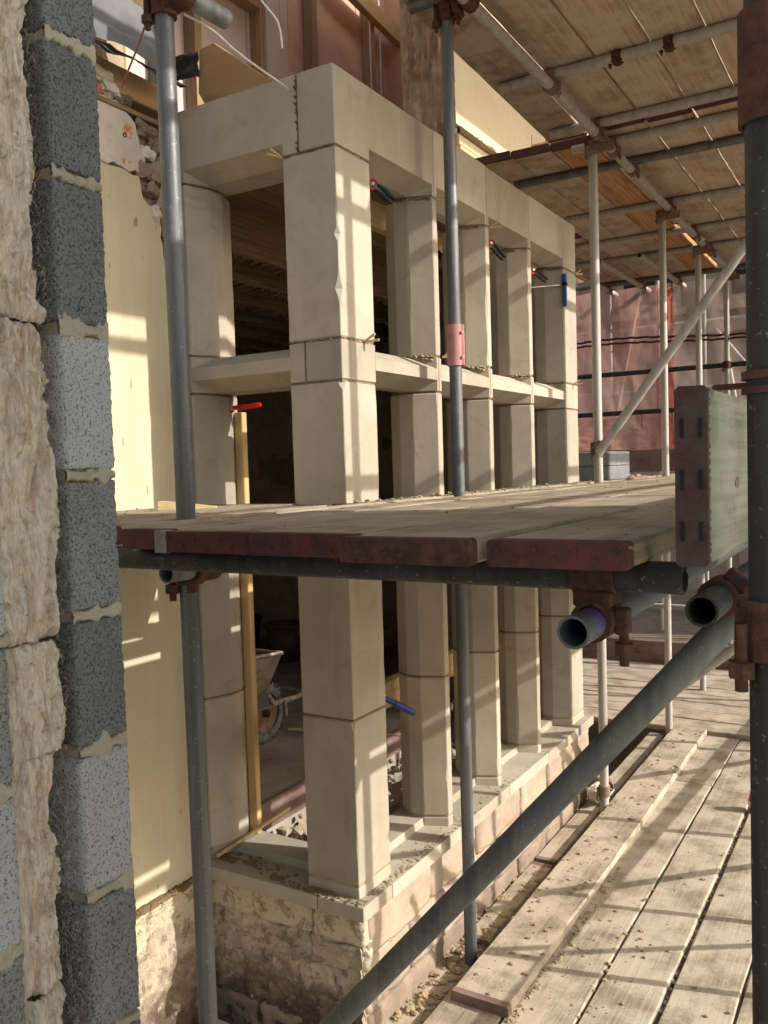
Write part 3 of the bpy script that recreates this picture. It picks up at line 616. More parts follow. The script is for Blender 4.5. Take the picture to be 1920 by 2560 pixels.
# lower wall of the house: projecting flaking plinth
def lowwall(u, v):
    y = -3.0+2.97*u; z = -.90+.80*v
    return (-.688+.018*nz((y*6, z*6, 4))+.008*nz((y*22, z*22, 1)), y, z)
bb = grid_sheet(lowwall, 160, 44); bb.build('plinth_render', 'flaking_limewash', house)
bb = B()
for i in range(46):
    y = -1.2+1.16*i/46; bb.rock((-.688, y, -.09+.006*noise.noise(Vector((y*20, 0, 0)))), (.022, .022, .012), i, 2, .6)
stuff(bb.build('render_ledge', 'brown_mortar', house))
# upper wall beyond the opening (yellow panel with broken end)
bb = B(); bb.box(-1.0, -.72, 2.36, 3.885, 2.78, 5.5); bb.build('upper_wall_core', 'weathered_stone', house)
ragged_sheet([(2.37, 3.47, 1), (3.885, 3.50, 0), (3.885, 5.1, 0), (2.30, 5.1, 1)], -0.70, .02, 'cream_facade', 'upper_plaster', 6, .012, .03)
bb = B(); bb.box(-.72, -.695, 2.40, 3.8, 3.36, 3.42); bb.bevel(.004).build('dado_rail', 'cream_facade', house)
bb = B(); bb.ring_loft([[(-.70, y, 3.425), (-.655, y, 3.43), (-.70, y, 3.475)] for y in (2.42, 3.8)]); bb.build('sill_splay', 'rubble', house)
bb = B(); bb.box(-.72, -.688, 2.40, 3.85, 3.30, 3.352); bb.bevel(.003).build('timber_fillet', 'pale_timber', house)
def post(u, v):
    z = 2.76+2.4*v; a = u*3.0
    x, y = (-.985+.275*min(a, 1), 2.225) if a < 1 else ((-.71, 2.225+.14*min(a-1, 1)) if a < 2 else (-.71-.275*(a-2), 2.365))
    d = .030*nz((x*9+3, z*2.2, 3+y*9))+.016*nz((x*34, z*5, 8+y*30))+.03*max(0, nz((x*6, z*6, 21)))
    return (x+d*(1.0 if 1 <= a <= 2 else .3), y-d*1.0, z)
grid_sheet(post, 60, 160).build('torn_wall_edge', 'torn_timber', house)
bb = B(); bb.box(-1.0, -.725, 2.275, 2.37, 2.76, 5.1); bb.build('mortar_core', 'dark_stone', house)
# pipework panel edge on yellow wall
bb = B(); bb.box(-.7, -.694, 3.60, 3.885, 3.50, 3.78); bb.build('plaster_panel', 'cream_facade', house)
# room shell
bb = B()
bb.box(-4.6, -4.45, -1.6, 4.0, -.9, 2.62); bb.build('back_wall', 'dark_stone', house)
bb = grid_sheet(lambda u, v: (-4.43+.05*nz((u*9, v*5, 1)), -1.6+5.5*u, -.3+2.95*v), 80, 44); bb.build('back_wall_face', 'rubble', house)
bb = B(); bb.box(-4.45, -.72, 3.7, 3.885, -.9, 2.76); bb.build('gable_wall', 'dark_stone', house)
bb = grid_sheet(lambda u, v: (-4.4+3.6*u, 3.68-.05*nz((u*8, v*6, 4)), -.3+2.95*v), 60, 44); bb.build('gable_wall_face', 'rubble', house)
bb = B(); bb.box(-4.45, -1.1, -1.75, -1.6, -.9, 2.62); bb.build('cross_wall', 'dark_stone', house)
bb = B(); bb.box(-1.10, -.72, YE+.01, 3.7, -.95, 2.76); bb.build('front_wall', 'weathered_stone', house)
bb = B(); bb.box(-4.4, -.75, 3.52, 3.66, 2.20, 2.42); bb.build('wall_plate', 'concrete', house)
for i in range(9):
    x = -.98-.36*i
    bb = B(); bb.box(x-.025, x+.025, -1.6, 3.68, 2.40, 2.60); bb.bevel(.003).build('joist', 'joist_timber', house)
    bb = B(); rr = random.Random(i)
    for k in range(70):
        y = -1.4+5*k/70; bb.box(x-.05*rr.random()-.02, x+.02, y, y+.018, 2.385, 2.399, .004, rr)
    stuff(bb.build('lath_stubs', 'joist_timber', house))
bb = B(); bb.box(-.46, -.41, .28, 2.1, 2.53, 2.66); bb.bevel(.003).build('joist', 'joist_timber', house)
for i in range(30):
    x0 = -4.45+.135*i
    bb = B(); bb.box(x0+.002, x0+.133, -1.6 if x0 < -.87 else .28, 3.68 if x0 < -.87 else 2.1, 2.602, 2.622); bb.build('floorboard', 'joist_timber', house)
# concrete slab, rubble trench
bb = B(); bb.box(-4.45, -.865, -1.6, 3.7, -.95, -.05); bb.bevel(.006).build('floor_slab', 'concrete', house)
for y0, y1 in ((-.5, 1.45), (1.46, 3.4)):
    bb = B(); bb.box(-.862, -.838, y0, y1, -.165, -.042, .003); bb.bevel(.002).build('shuttering_board', 'brown_toe_board', house)
# upper storey studs and boards
for i, (y0, y1, mt) in enumerate([(-1.5, .2, 'lilac_board'), (.21, 1.38, 'lilac_board'), (1.39, 2.10, 'lilac_board'), (2.11, 2.47, 'lilac_board'), (2.475, 2.555, 'lilac_board'), (2.56, 3.56, 'pink_board'), (3.565, 4.8, 'pink_board')]):
    bb = B(); bb.box(-2.075-.006*(i % 2), -2.055, y0, y1, 2.62, 7.2); bb.build('wall_panel', mt, house)
for y in (.35, .95, 1.55, 2.17, 2.76, 3.55, 4.02):
    bb = B(); wd = .062 if y < 3.5 else .05
    bb.box(-2.052, -1.965, y-wd/2, y+wd/2, 2.63, 7.18); bb.bevel(.003).build('stud', 'stud_timber', house)
for y0, y1, z in ((.98, 2.13, 4.40), (1.58, 2.14, 4.95), (2.2, 2.73, 4.92)):
    bb = B(); bb.box(-2.05, -1.96, y0, y1, z, z+.09); bb.bevel(.003).build('nogging', 'stud_timber', house)
bb = B(); bb.ring_loft([[(-1.96, 3.0, 4.93), (-1.90, 3.0, 4.93), (-1.90, 3.0, 5.06), (-1.96, 3.0, 5.06)], [(-1.96, 4.0, 4.84), (-1.90, 4.0, 4.84), (-1.90, 4.0, 4.97), (-1.96, 4.0, 4.97)]]); bb.bevel(.003).build('diagonal_brace', 'pale_timber', house)
bb = B(); bb.box(-1.05, -.66, -1.6, 4.9, 5.5, 5.56); bb.build('ceiling', 'joist_timber', house)
bb = B(); bb.box(-1.0, -.7, -1.6, 2.36, 4.62, 5.5); bb.build('upper_head', 'weathered_stone', house)
bb = B(); bb.box(-2.1, -.8, 3.9, 4.1, 2.7, 5.6); bb.build('gable_return', 'pink_board', house)
bb = B(); bb.box(-2.1, -1.05, -1.62, -1.55, 2.7, 5.6); bb.build('partition', 'pink_board', house)
for y in (3.47, 3.62):
    bb = B(); bb.path([(-1.95, y, 5.55), (-1.95, y+.004, 5.0), (-1.952, y+.01, 4.5), (-1.95, y+.008, 3.8), (-1.95, y, 2.8)], .006, 8); bb.build('cable', 'white_cable', house)
bb = B(); bb.box(-2.04, -1.98, 1.22, 1.27, 2.7, 5.5); bb.box(-2.04, -1.98, 1.33, 1.36, 2.7, 5.5); bb.build('steel_stud', 'lead', house)

# rubble in the trench behind the bay
structure(grid_sheet(lambda u, v: (-.84+.60*u, .2+2.1*v, -.27+.08*nz((u*3, v*9, 1))+.03*nz((u*12, v*40, 2))), 24, 80).build('rubble_ground', 'rubble'))
bb = B(); rr = random.Random(3)
for i in range(420):
    x, y = rr.uniform(-.84, -.25), rr.uniform(.22, 2.2); s = .006+.026*rr.random()**2.5
    bb.rock((x, y, -.245+.06*rr.random()), (s, s*rr.uniform(.7, 1.3), s*.8), i, 1, .4)
o = stuff(bb.build('trench_rubble', 'rubble')); tag(o, 'pale rubble and broken stone lying in the trench behind the sill', 'rubble')

# ================================================================== BLOCK CAVITY WALL (left edge)
cw = thing('cavity_wall', 'grey concrete block cavity wall end with brown mineral wool between its leaves', 'block wall', (0.4, -1.55, 0.0))
XB = 0.505; Y0, Y1 = -1.527, -1.428
JZ = [0.31, 0.537, 0.769, 1.0, 1.211, 1.429, 1.653, 1.883, 2.085, 2.31, 2.53]
MT = ['grey_block', 'mid_block', 'pale_block', 'grey_block', 'mid_block', 'pale_block', 'grey_block', 'grey_block', 'grey_block', 'grey_block']
def cblock(x0, x1, y0, y1, z0, z1, mat, seed):
    bb = B(); nx, ny, nzv = 6, 22, 46
    def side(o, du, dv, nu, nv):
        V = []
        for i in range(nu+1):
            row = []
            for j in range(nv+1): row.append(o+du*(i/nu)+dv*(j/nv))
            V.append(row)
        VV = [[bb.bm.verts.new(p) for p in r] for r in V]
        for i in range(nu):
            for j in range(nv): bb.bm.faces.new((VV[i][j], VV[i+1][j], VV[i+1][j+1], VV[i][j+1])).smooth = True
    X = Vector((x1-x0, 0, 0)); Y = Vector((0, y1-y0, 0)); Z = Vector((0, 0, z1-z0)); O = Vector((x0, y0, z0))
    side(O+X, Y, Z, ny, nzv); side(O, X, Z, 24, nzv); side(O+Y, X, Z, 24, nzv); side(O, X, Y, 24, ny); side(O+Z, X, Y, 24, ny); side(O, Y, Z, 4, 4)
    bmesh.ops.remove_doubles(bb.bm, verts=bb.bm.verts, dist=1e-5)
    for v in bb.bm.verts:
        p = v.co; k = p*70+Vector((seed, seed*2, 0))
        d = Vector((noise.noise(k), noise.noise(k+Vector((31, 0, 0))), noise.noise(k+Vector((0, 47, 0)))))
        k2 = p*190; d2 = Vector((noise.noise(k2), noise.noise(k2+Vector((31, 0, 0))), noise.noise(k2+Vector((0, 47, 0)))))
        on = sum((abs(p.x-x1) < 1e-4, abs(p.y-y0) < 1e-4, abs(p.y-y1) < 1e-4, abs(p.z-z0) < 1e-4, abs(p.z-z1) < 1e-4))
        v.co = p+d*.0022+d2*.0018
        if on >= 2: v.co += (Vector(((x0+x1)/2, (y0+y1)/2, (z0+z1)/2))-p).normalized()*(.004+.004*abs(d.x))
    return bb
for i in range(len(JZ)-1):
    z0, z1 = JZ[i]+.007, JZ[i+1]-.007
    cblock(XB-.30, XB+.0015*noise.noise(Vector((i*3.3, 0, 0))), Y0, Y1+.003*noise.noise(Vector((i*2.7, 1, 0))), z0, z1, MT[i], i*3).build('concrete_block', MT[i], cw)
    cblock(XB-.30, XB+.01, -1.80, -1.645, z0-.012, z1-.012, MT[(i+4) % 6], i*3+40).build('concrete_block', ['pale_block', 'pale_block', 'pale_block', 'mid_block'][i % 4] if i != 1 else 'mid_block', cw)
    # mortar beds with smears over the block faces
    for (ya, yb, xo) in ((Y0, Y1, 0.0), (-1.80, -1.645, .01)):
        def mb(u, v, i=i, ya=ya, yb=yb, xo=xo):
            y = ya+.001+(yb-ya-.005)*u; e = nz((y*30, i*7.7, 2)); h = .0085+.024*max(0, e)+.003*nz((y*70, i, 3)); zc = JZ[i+1]+.004*nz((y*26, i*3.1, 9))-(.012 if xo else 0)
            t_ = v*2-1; x = XB+xo-.009+.0105*(1-abs(t_)**6)+.002*nz((y*60, t_*3, i))
            return (x, y, zc+h*t_)
        bb = grid_sheet(mb, 40, 12); bb.build('mortar_bed', 'grey_mortar', cw)
        bb = B(); bb.box(XB-.30, XB+xo-.008, ya+.004, yb-.004, JZ[i+1]-.010-(.012 if xo else 0), JZ[i+1]+.010-(.012 if xo else 0)); bb.build('mortar_bed', 'grey_mortar', cw)
# insulation batts
BZ = [(0.20, 0.915), (0.917, 1.235), (1.237, 1.66), (1.662, 2.6)]
BZ = [(0.20, 0.66), (0.662, 1.185), (1.187, 1.655), (1.657, 2.6)]
for i, (z0, z1) in enumerate(BZ):
    ins = 0.0
    def wl(u, v, i=i, z0=z0, z1=z1):
        z = z0+(z1-z0)*v
        edge = -1.548+.010*nz((z*7, i, 3))+.008*nz((z*21, 0, 5))+(.016 if 1.25 < z < 1.66 else 0)*math.sin((z-1.25)/.41*math.pi)-(.018 if z < 1.02 else 0)
        y = -1.652+(edge+1.652)*u
        arch = 1-abs(2*u-1)**3
        k = nz((y*34+.9*nz((y*9, z*6, 1)), z*3.2, i*3+1)); k2 = nz((y*120+1.2*k, z*11, i+7)); end = min(v, 1-v)*(z1-z0)
        x = XB-.016+.016*arch+.020*k-.016*max(0, .12-abs(k))*2+.0045*k2-.012*math.exp(-end/.006)
        if i == 2: x -= .022*math.exp(-((y+1.575-.03*math.sin(z*9))/.008)**2)
        return (x-.03*(u > .999)-.03*(u < .001), y, z)
    grid_sheet(wl, 46, int((z1-z0)*260)).build('insulation_batt', 'mineral_wool', cw)
    bb = B(); bb.box(XB-.35, XB-.06, -1.64, -1.56, z0, z1); bb.build('insulation_batt', 'mineral_wool', cw)
bb = B(); rr = random.Random(21)
for i in range(2400):
    z = rr.uniform(.25, 2.45); y = rr.choice([rr.uniform(-1.65, -1.55), -1.55+rr.uniform(-.014, .006), rr.uniform(-1.65, -1.55)]); p = Vector((XB-.002+rr.uniform(-.006, .008), y, z)); L = rr.uniform(.004, .015)
    d = Vector((rr.uniform(-.1, .3), rr.uniform(-.5, .5), rr.uniform(-1, 1))).normalized(); q = Vector((rr.uniform(-1, 1), rr.uniform(-1, 1), rr.uniform(-1, 1)))*.25
    bb.path([p, p+(d+q*.3)*L*.5, p+(d+q)*L], .00016, 3)
stuff(bb.build('wool_fibres', 'pale_wool', cw))

# ================================================================== SCAFFOLD
def stube(p, q, mat, label, cat='scaffold tube', name='scaffold_tube', group=None, seg=24, r=R_T):
    bb = B(); bb.tube(p, q, r, seg, 0.004); m = Vector(p)
    o = bb.build(name, mat, None, m)
    return tag(o, label, cat, group)
# inner standards
ZB_, ZT_ = -0.56, 3.17
stube((.038, -.785, -.9), (.018, -.778, 3.4), 'pole_zinc', 'grey upright scaffold pole in front of the yellow house wall, leftmost of the poles', 'scaffold pole', 'scaffold_pole', 'inner row of scaffold poles')
stube((.123, .597, -.62), (.123, .597, 3.2), 'pole_zinc', 'upright scaffold pole with a pink sleeve in front of the first mullion', 'scaffold pole', 'scaffold_pole', 'inner row of scaffold poles')
stube((.166, 2.237, -.62), (.166, 2.237, 3.12), 'dusty_zinc', 'pale upright scaffold pole just right of the end pier, beside the stacked blocks', 'scaffold pole', 'scaffold_pole', 'inner row of scaffold poles')
stube((.168, 3.77, -.62), (.168, 3.77, 3.12), 'dusty_zinc', 'second dusty upright scaffold pole right of the bay, in front of the pink netting edge', 'scaffold pole', 'scaffold_pole', 'inner row of scaffold poles')
stube((.170, 4.96, -.62), (.170, 4.96, 3.12), 'dusty_zinc', 'upright scaffold pole crossed by the long diagonal brace behind the toe board', 'scaffold pole', 'scaffold_pole', 'inner row of scaffold poles')
stube((.178, 6.2, -.62), (.178, 6.2, 3.12), 'dusty_zinc', 'farthest upright scaffold pole, its lower half clamped in red at the guard rail', 'scaffold pole', 'scaffold_pole', 'inner row of scaffold poles')
OUT = [(1.452, -1.262), (1.45, .455), (1.45, 2.36), (1.45, 3.8), (1.45, 5.0), (1.45, 6.2)]
for i, (x, y) in enumerate(OUT):
    stube((x, y, -.9), (x, y, 6.0), 'dull_zinc' if i else 'dark_shaded_zinc', 'dark upright scaffold pole at the right edge, nearest to the viewer' if i == 0 else ['second','third','fourth','fifth','last'][i-1]+' pole of the outer scaffold row beyond the near right pole', 'scaffold pole', 'scaffold_pole', None if i == 0 else 'outer row of scaffold poles')
def sleeve(c, L, mat, label, r=.0305, grooves=True):
    t_ = thing('sleeve_coupler', label, 'coupler', c); bb = B(); bb.tube((c[0], c[1], c[2]-L/2), (c[0], c[1], c[2]+L/2), r, 28, .005); bb.build('sleeve', mat, t_)
    d = Vector((CAMP.x-c[0], CAMP.y-c[1], 0)).normalized(); s = Vector((-d.y, d.x, 0))
    bb = B(); p = Vector(c)+s*r*1.0; bb.ring_loft([[tuple(p+d*a+s*e+Vector((0, 0, z))) for a, e in ((-.02, -.012), (.02, -.012), (.014, .006), (-.014, .006))] for z in (-L/2, L/2)]); bb.bevel(.002).build('clamp_lip', mat, t_)
    for dz in (-.3*L, .3*L):
        bb = B(); q = p+d*.016+Vector((0, 0, dz)); bb.tube(q-s*.012, q+d*.008+s*.0, .006, 8); bb.build('bolt', mat, t_)
sleeve((.123, .597, 1.885), .155, 'pink_paint', 'pink painted sleeve coupler on the pole in front of the mullions')
sleeve((1.452, -1.262, 1.885), .13, 'rust', 'rusty sleeve coupler on the near right pole', .031)

# tubes along the bay (ledgers)
NEAR = {}
stube((.215, -.2, 3.135), (.215, 6.45, 3.135), 'dusty_zinc', 'long scaffold ledger under the overhead boards beside the tops of the poles', group='ledgers', cat='scaffold ledger')
stube((1.40, -1.5, 3.135), (1.40, 6.45, 3.135), 'dull_zinc', 'outer scaffold ledger under the overhead boards', cat='scaffold ledger', group='ledgers')
stube((.075, -.905, 1.190), (.075, 6.3, 1.190), 'dull_zinc', 'scaffold ledger with open end under the platform beside the left pole', cat='scaffold ledger', group='ledgers')
stube((1.187, -1.215, 1.183), (1.187, 6.3, 1.183), 'purple_zinc', 'scaffold ledger with open end and purple paint mark below the platform corner', cat='scaffold ledger', group='ledgers')
stube((1.335, -1.07, 1.200), (1.402, 6.3, 1.200), 'dark_shaded_zinc', 'dark scaffold ledger with open end clamped to the large brace', cat='scaffold ledger', group='ledgers')
stube((.085, -.62, 2.60), (.06, -1.05, 2.60), 'zinc', 'short stub of scaffold tube clamped to the top of the left pole', cat='scaffold tube')
for z, lb in ((2.28, 'upper'), (1.80, 'lower')):
    stube((1.502, -1.4, z), (1.502, 6.4, z), 'dull_zinc', lb+' guard rail along the outer poles above the platform', cat='guard rail', group='guard rails')
for z, lb in ((4.2, 'upper'), (3.72, 'lower')):
    stube((1.502, -1.4, z), (1.502, 6.4, z), 'dull_zinc', lb+' guard rail along the outer poles above the overhead deck', cat='guard rail', group='guard rails')
stube((1.50, .93, -.9), (1.50, .93, 1.15), 'dull_zinc', 'short outer upright tube under the platform, nearer one', 'scaffold pole', 'scaffold_pole', 'short outer uprights', r=.018)
stube((1.50, 1.48, -.9), (1.50, 1.48, 1.15), 'dull_zinc', 'short outer upright tube under the platform, farther one', 'scaffold pole', 'scaffold_pole', 'short outer uprights', r=.018)
stube((1.535, .62, 1.04), (1.535, 2.46, -.52), 'dull_zinc', 'outer diagonal brace falling away below the platform', cat='scaffold brace', r=.02)
stube((1.555, .72, .75), (1.555, 1.52, -.57), 'dull_zinc', 'steep short outer brace below the platform', cat='scaffold brace', r=.016)
stube((1.535, 1.9, 1.1), (1.535, 4.3, -.5), 'dull_zinc', 'second outer diagonal brace farther along below the platform', cat='scaffold brace')
stube((1.40, -.8, 4.66), (1.40, 6.4, 4.66), 'dull_zinc', 'added unseen ledger under the top lift, casting a streak of shade', cat='scaffold ledger')  # added out of view to throw a shadow streak on the upper wall
stube((1.405, .5, .13), (1.405, 6.3, -.11), 'dull_zinc', 'sloping scaffold brace low along the outer poles', cat='scaffold brace')
# far end rails
stube((-1.45, 6.25, 2.292), (1.5, 6.25, 2.297), 'dark_shaded_zinc', 'upper dark guard rail crossing in front of the pink netting', cat='guard rail', group='end guard rails')
stube((-1.45, 6.25, 1.902), (1.5, 6.25, 1.907), 'dark_shaded_zinc', 'lower dark guard rail across the pink netting, with ties hanging from it', cat='guard rail', group='end guard rails')
stube((-1.45, 6.30, -.02), (1.5, 6.30, -.02), 'dusty_zinc', 'guard rail across the far end of the lower deck', cat='guard rail')
# transoms under overhead boards
for i, (y, x0, x1, lb) in enumerate([(1.465, -.035, 1.5, 'nearest overhead transom tube, its end poking out over the lintel'), (2.145, -.035, 1.5, 'overhead transom tube ending beside the pale batten'), (2.445, -.015, 1.5, 'overhead transom tube just behind the butt joint of the boards'), (2.83, -.52, 1.5, 'dark overhead transom tube under the red board ends above the lintel'), (3.79, -.52, 1.5, 'overhead transom tube reaching the end of the lintel'), (4.60, -.74, 1.5, 'fifth overhead transom tube beyond the bay'), (5.25, -1.0, 1.5, 'second farthest overhead transom tube'), (6.26, -1.3, 1.5, 'farthest overhead transom tube above the netting')]):
    stube((x0, y, 3.186), (x1, y, 3.186), 'dusty_zinc' if i not in (3, 7) else 'dull_zinc', lb, cat='scaffold transom', group='overhead transoms')
for y in (-.3, .6):
    stube((-.03, y, 3.186), (1.5, y, 3.186), 'dull_zinc', ('first' if y < 0 else 'second')+' overhead transom tube above the near end of the platform', cat='scaffold transom', group='near overhead transoms')
for x, lb in ((-.95, 'left'), (-.62, 'middle'), (-.28, 'right')):
    stube((x, 4.9, 3.12), (x+.02, 6.5, 3.12), 'dusty_zinc', lb+' of three short tubes under the far overhead boards past the end pier', group='short far tubes')
stube((-.25, -1.10, 1.252), (1.318, -1.10, 1.252), 'dark_shaded_zinc', 'dark scaffold transom carrying the near ends of the platform boards', cat='scaffold transom')
for y in (.4, 1.9, 3.4, 4.9, 6.1):
    stube((0.0, y, 1.252), (1.5, y, 1.252), 'dull_zinc', {.4:'first',1.9:'second',3.4:'third',4.9:'fourth',6.1:'last'}[y]+' scaffold transom under the middle platform behind its front one', cat='scaffold transom', group='platform transoms')
# braces
def on(p, q, t_): return tuple(Vector(p).lerp(Vector(q), t_))
bp, bq = (1.50, -.875, 1.335), (-.10, -.905, -.50)
stube(bq, bp, 'dull_zinc', 'large dark diagonal brace crossing the lower right foreground', cat='scaffold brace', seg=32)
stube((-.02, 2.285, -.285), (1.43, 2.285, .945), 'dusty_zinc', 'thin dusty diagonal brace behind the large brace over the lower deck', cat='scaffold brace')
stube((.185, 2.17, 1.47), (1.42, 2.17, 3.10), 'dusty_zinc', 'long pale diagonal brace rising right from the foot of the pole beside the bay', cat='scaffold brace')
stube((.62, 5.2, 1.35), (1.43, 5.2, 2.4), 'dusty_zinc', 'short diagonal brace behind the upright toe board', cat='scaffold brace')

def coupler(c, da, db, off, mat, label, big=1.0, detail=True, group='scaffold couplers', bolt=(0, 0, -1)):
    """right-angle coupler: band on tube A at c, band on tube B at c+off, bolts with nuts"""
    t_ = thing('scaffold_coupler', label, 'coupler', c, group)
    c = Vector(c); da, db, off, bo = Vector(da).normalized(), Vector(db).normalized(), Vector(off), Vector(bolt).normalized()
    sg = 20 if detail else 10; c2 = c+off
    bb = B(); bb.arc_band(c, da, R_T+.0008, R_T+.006*big, .052*big, seg=sg); bb.build('saddle', mat, t_)
    bb = B(); bb.arc_band(c2, db, R_T+.0008, R_T+.006*big, .048*big, seg=sg); bb.build('strap', mat, t_)
    m = c+off*.5; u = off.normalized() if off.length else Vector((0, 0, 1)); v = da.cross(u).normalized() if abs(da.dot(u)) < .95 else db.cross(u).normalized(); w_ = u.cross(v)
    bb = B(); bb.ring_loft([[tuple(m+u*s+v*a*.022*big+w_*b2*.022*big) for a, b2 in ((-1, -1), (1, -1), (1, 1), (-1, 1))] for s in (-.012, .012)]); bb.bevel(.003).build('body_block', mat, t_)
    for (cc, dd, sgn) in ((c2, db, 1), (c, da, -1)):
        s = dd.cross(bo); s = s.normalized() if s.length > .2 else dd.orthogonal().normalized()
        e = cc+s*(R_T+.012*big)*sgn
        bb = B(); bb.ring_loft([[tuple(e+bo*z+s*a+dd*b2) for a, b2 in ((-.009, -.014), (.011, -.014), (.011, .014), (-.009, .014))] for z in (-.014*big, .016*big)]); bb.bevel(.003).build('flap', mat, t_)
        bb = B(); bb.tube(e-bo*.01, e+bo*.052*big, .0055*big, 10); bo_ = bb.build('bolt', mat, t_)
        bb = B(); bb.tube(e+bo*.026*big, e+bo*.040*big, .0115*big, 6, smooth=False); bb.build('nut', mat, bo_)
    return t_
X, Y, Z = (1, 0, 0), (0, 1, 0), (0, 0, 1)
# near couplers
coupler((1.187, -1.10, 1.1845), Y, X, (0, 0, .0675), 'rust', 'large rusty coupler joining transom and purple ledger under the platform corner', 1.35)
coupler((1.335, -.915, 1.20), Y, Vector(bp)-Vector(bq), (.065, .03, -.005), 'red_paint', 'red swivel coupler clamping the large brace to the dark ledger', 1.35, bolt=(.75, -.1, -.65))
coupler((.036, -.785, 1.19), Z, Y, (.045, 0, 0), 'rust', 'rusty coupler clamping the left pole to its ledger below the platform', 1.6)
coupler((1.452, -1.262, 1.215), Z, X, (-.01, .055, 0), 'rust', 'dark rusty coupler on the near right pole beside the brace', 1.4)
coupler((1.43, -.93, 1.262), Vector(bp)-Vector(bq), Z, (.03, -.05, .01), 'rust', 'rusty coupler at the top of the large brace', 1.3, bolt=(.7, .1, -.7))
coupler((-.16, -1.10, 1.252), X, Y, (0, 0, -.05), 'rust', 'rusty coupler under the platform beside the block wall', 1.1)
coupler((.0235, -.78, 2.59), Z, Y, (.05, 0, .012), 'rust', 'rusty coupler at the top of the left pole', 1.3)
t_ = thing('board_clip', 'flat dark red clip on a band round the near right pole holding the toe board', 'clip', (1.452, -1.262, 1.52))
bb = B(); bb.arc_band((1.452, -1.262, 1.524), Z, R_T+.0008, R_T+.006, .010); bb.build('band', 'red_paint', t_)
bb = B(); bb.arc_band((1.452, -1.262, 1.506), Z, R_T+.0008, R_T+.006, .008); bb.build('band', 'red_paint', t_)
bb = B(); bb.box(1.385, 1.44, -1.25, -1.22, 1.512, 1.518); bb.bevel(.002).build('strap', 'rust', t_)
coupler((.123, .597, 3.12), Z, Y, (.09, 0, .02), 'rust', 'dark rusty coupler at the top of the pole with the pink sleeve', 1.4)
for y, x, lb in ((2.237, .166, 'dusty coupler at the top of the pole right of the bay'), (3.77, .168, 'dusty coupler at the top of the second pole right of the bay'), (4.96, .17, 'dusty coupler at the top of the pole behind the long brace'), (6.2, .178, 'dusty coupler at the top of the farthest pole')):
    t_ = coupler((x, y, 3.10), Z, Y, (.05, 0, .035), 'dusty_rust', lb, 1.25, True, 'couplers at the pole tops')
    bb = B(); bb.box(x-.03, x+.125, y-.045, y-.03, 3.055, 3.105); bb.bevel(.003).build('plate', 'dusty_rust', t_)
for y, lb in ((1.465, 'coupler where the nearest overhead transom meets the ledger'), (2.145, 'coupler where the second overhead transom meets the ledger'), (2.445, 'coupler where the third overhead transom meets the ledger'), (2.83, 'coupler where the dark overhead transom meets the ledger'), (3.79, 'coupler where the fourth overhead transom crosses the ledger'), (4.6, 'coupler where the fifth overhead transom crosses the ledger'), (5.25, 'coupler on the ledger near its far end')):
    coupler((.215, y, 3.135), Y, X, (0, 0, .051), 'dusty_rust', lb, 1.1, True, 'couplers along the overhead ledger')
for x in (.52, .74):
    coupler((x, 1.465, 3.186), X, Y, (0, 0, -.004), 'rust', 'board clip hanging from the nearest overhead transom, '+('left' if x < .6 else 'right')+' one', .75, True, 'board clips')
coupler((.166, 2.237, 1.505), Z, (.75, 0, .66), (.02, -.045, 0), 'dusty_rust', 'dusty coupler at the foot of the long pale brace above the blocks', 1.1)
coupler((.166, 2.237, -.395), Z, (.75, 0, .64), (.0, .05, 0), 'dusty_rust', 'dusty coupler low on the pole above the lower deck beside the white stone', 1.1)
coupler((.178, 6.2, 2.29), Z, X, (0, .05, 0), 'red_paint', 'red coupler fixing the upper end rail to the farthest pole', 1.3)
for x, lb in ((-.93, 'left'), (-.60, 'middle'), (-.26, 'right')):
    coupler((x, 6.22, 3.12), Y, X, (0, .04, .06), 'dusty_rust', lb+' hanging coupler under the far edge of the overhead boards', 1.0, False, 'far hanging couplers')

# added unseen translucent sheet: blocks direct sun, spreads soft light over the near end
t = NT('diffuser_sheet'); t.t.nodes.remove(t.p); di = t.n('ShaderNodeBsdfDiffuse'); tl = t.n('ShaderNodeBsdfTranslucent'); mx = t.n('ShaderNodeMixShader')
di.inputs[0].default_value = (.55, .60, .60, 1); tl.inputs[0].default_value = (.53, .565, .54, 1); mx.inputs[0].default_value = .6
t.l(di.outputs[0], mx.inputs[1]); t.l(tl.outputs[0], mx.inputs[2]); t.l(mx.outputs[0], t.out.inputs[0]); M['diffuser_sheet'] = t.m
bb = grid_sheet(lambda u, v: (1.57+.02*nz((u*3, v*3, 2)), -2.0+1.87*u, .50+2.42*v), 24, 24)
tag(bb.build('added_sheeting', 'diffuser_sheet', None, (1.57, -1.2, .5)), 'added unseen translucent sheet that blocks sun and diffuses light beside the near right pole', 'sheeting')

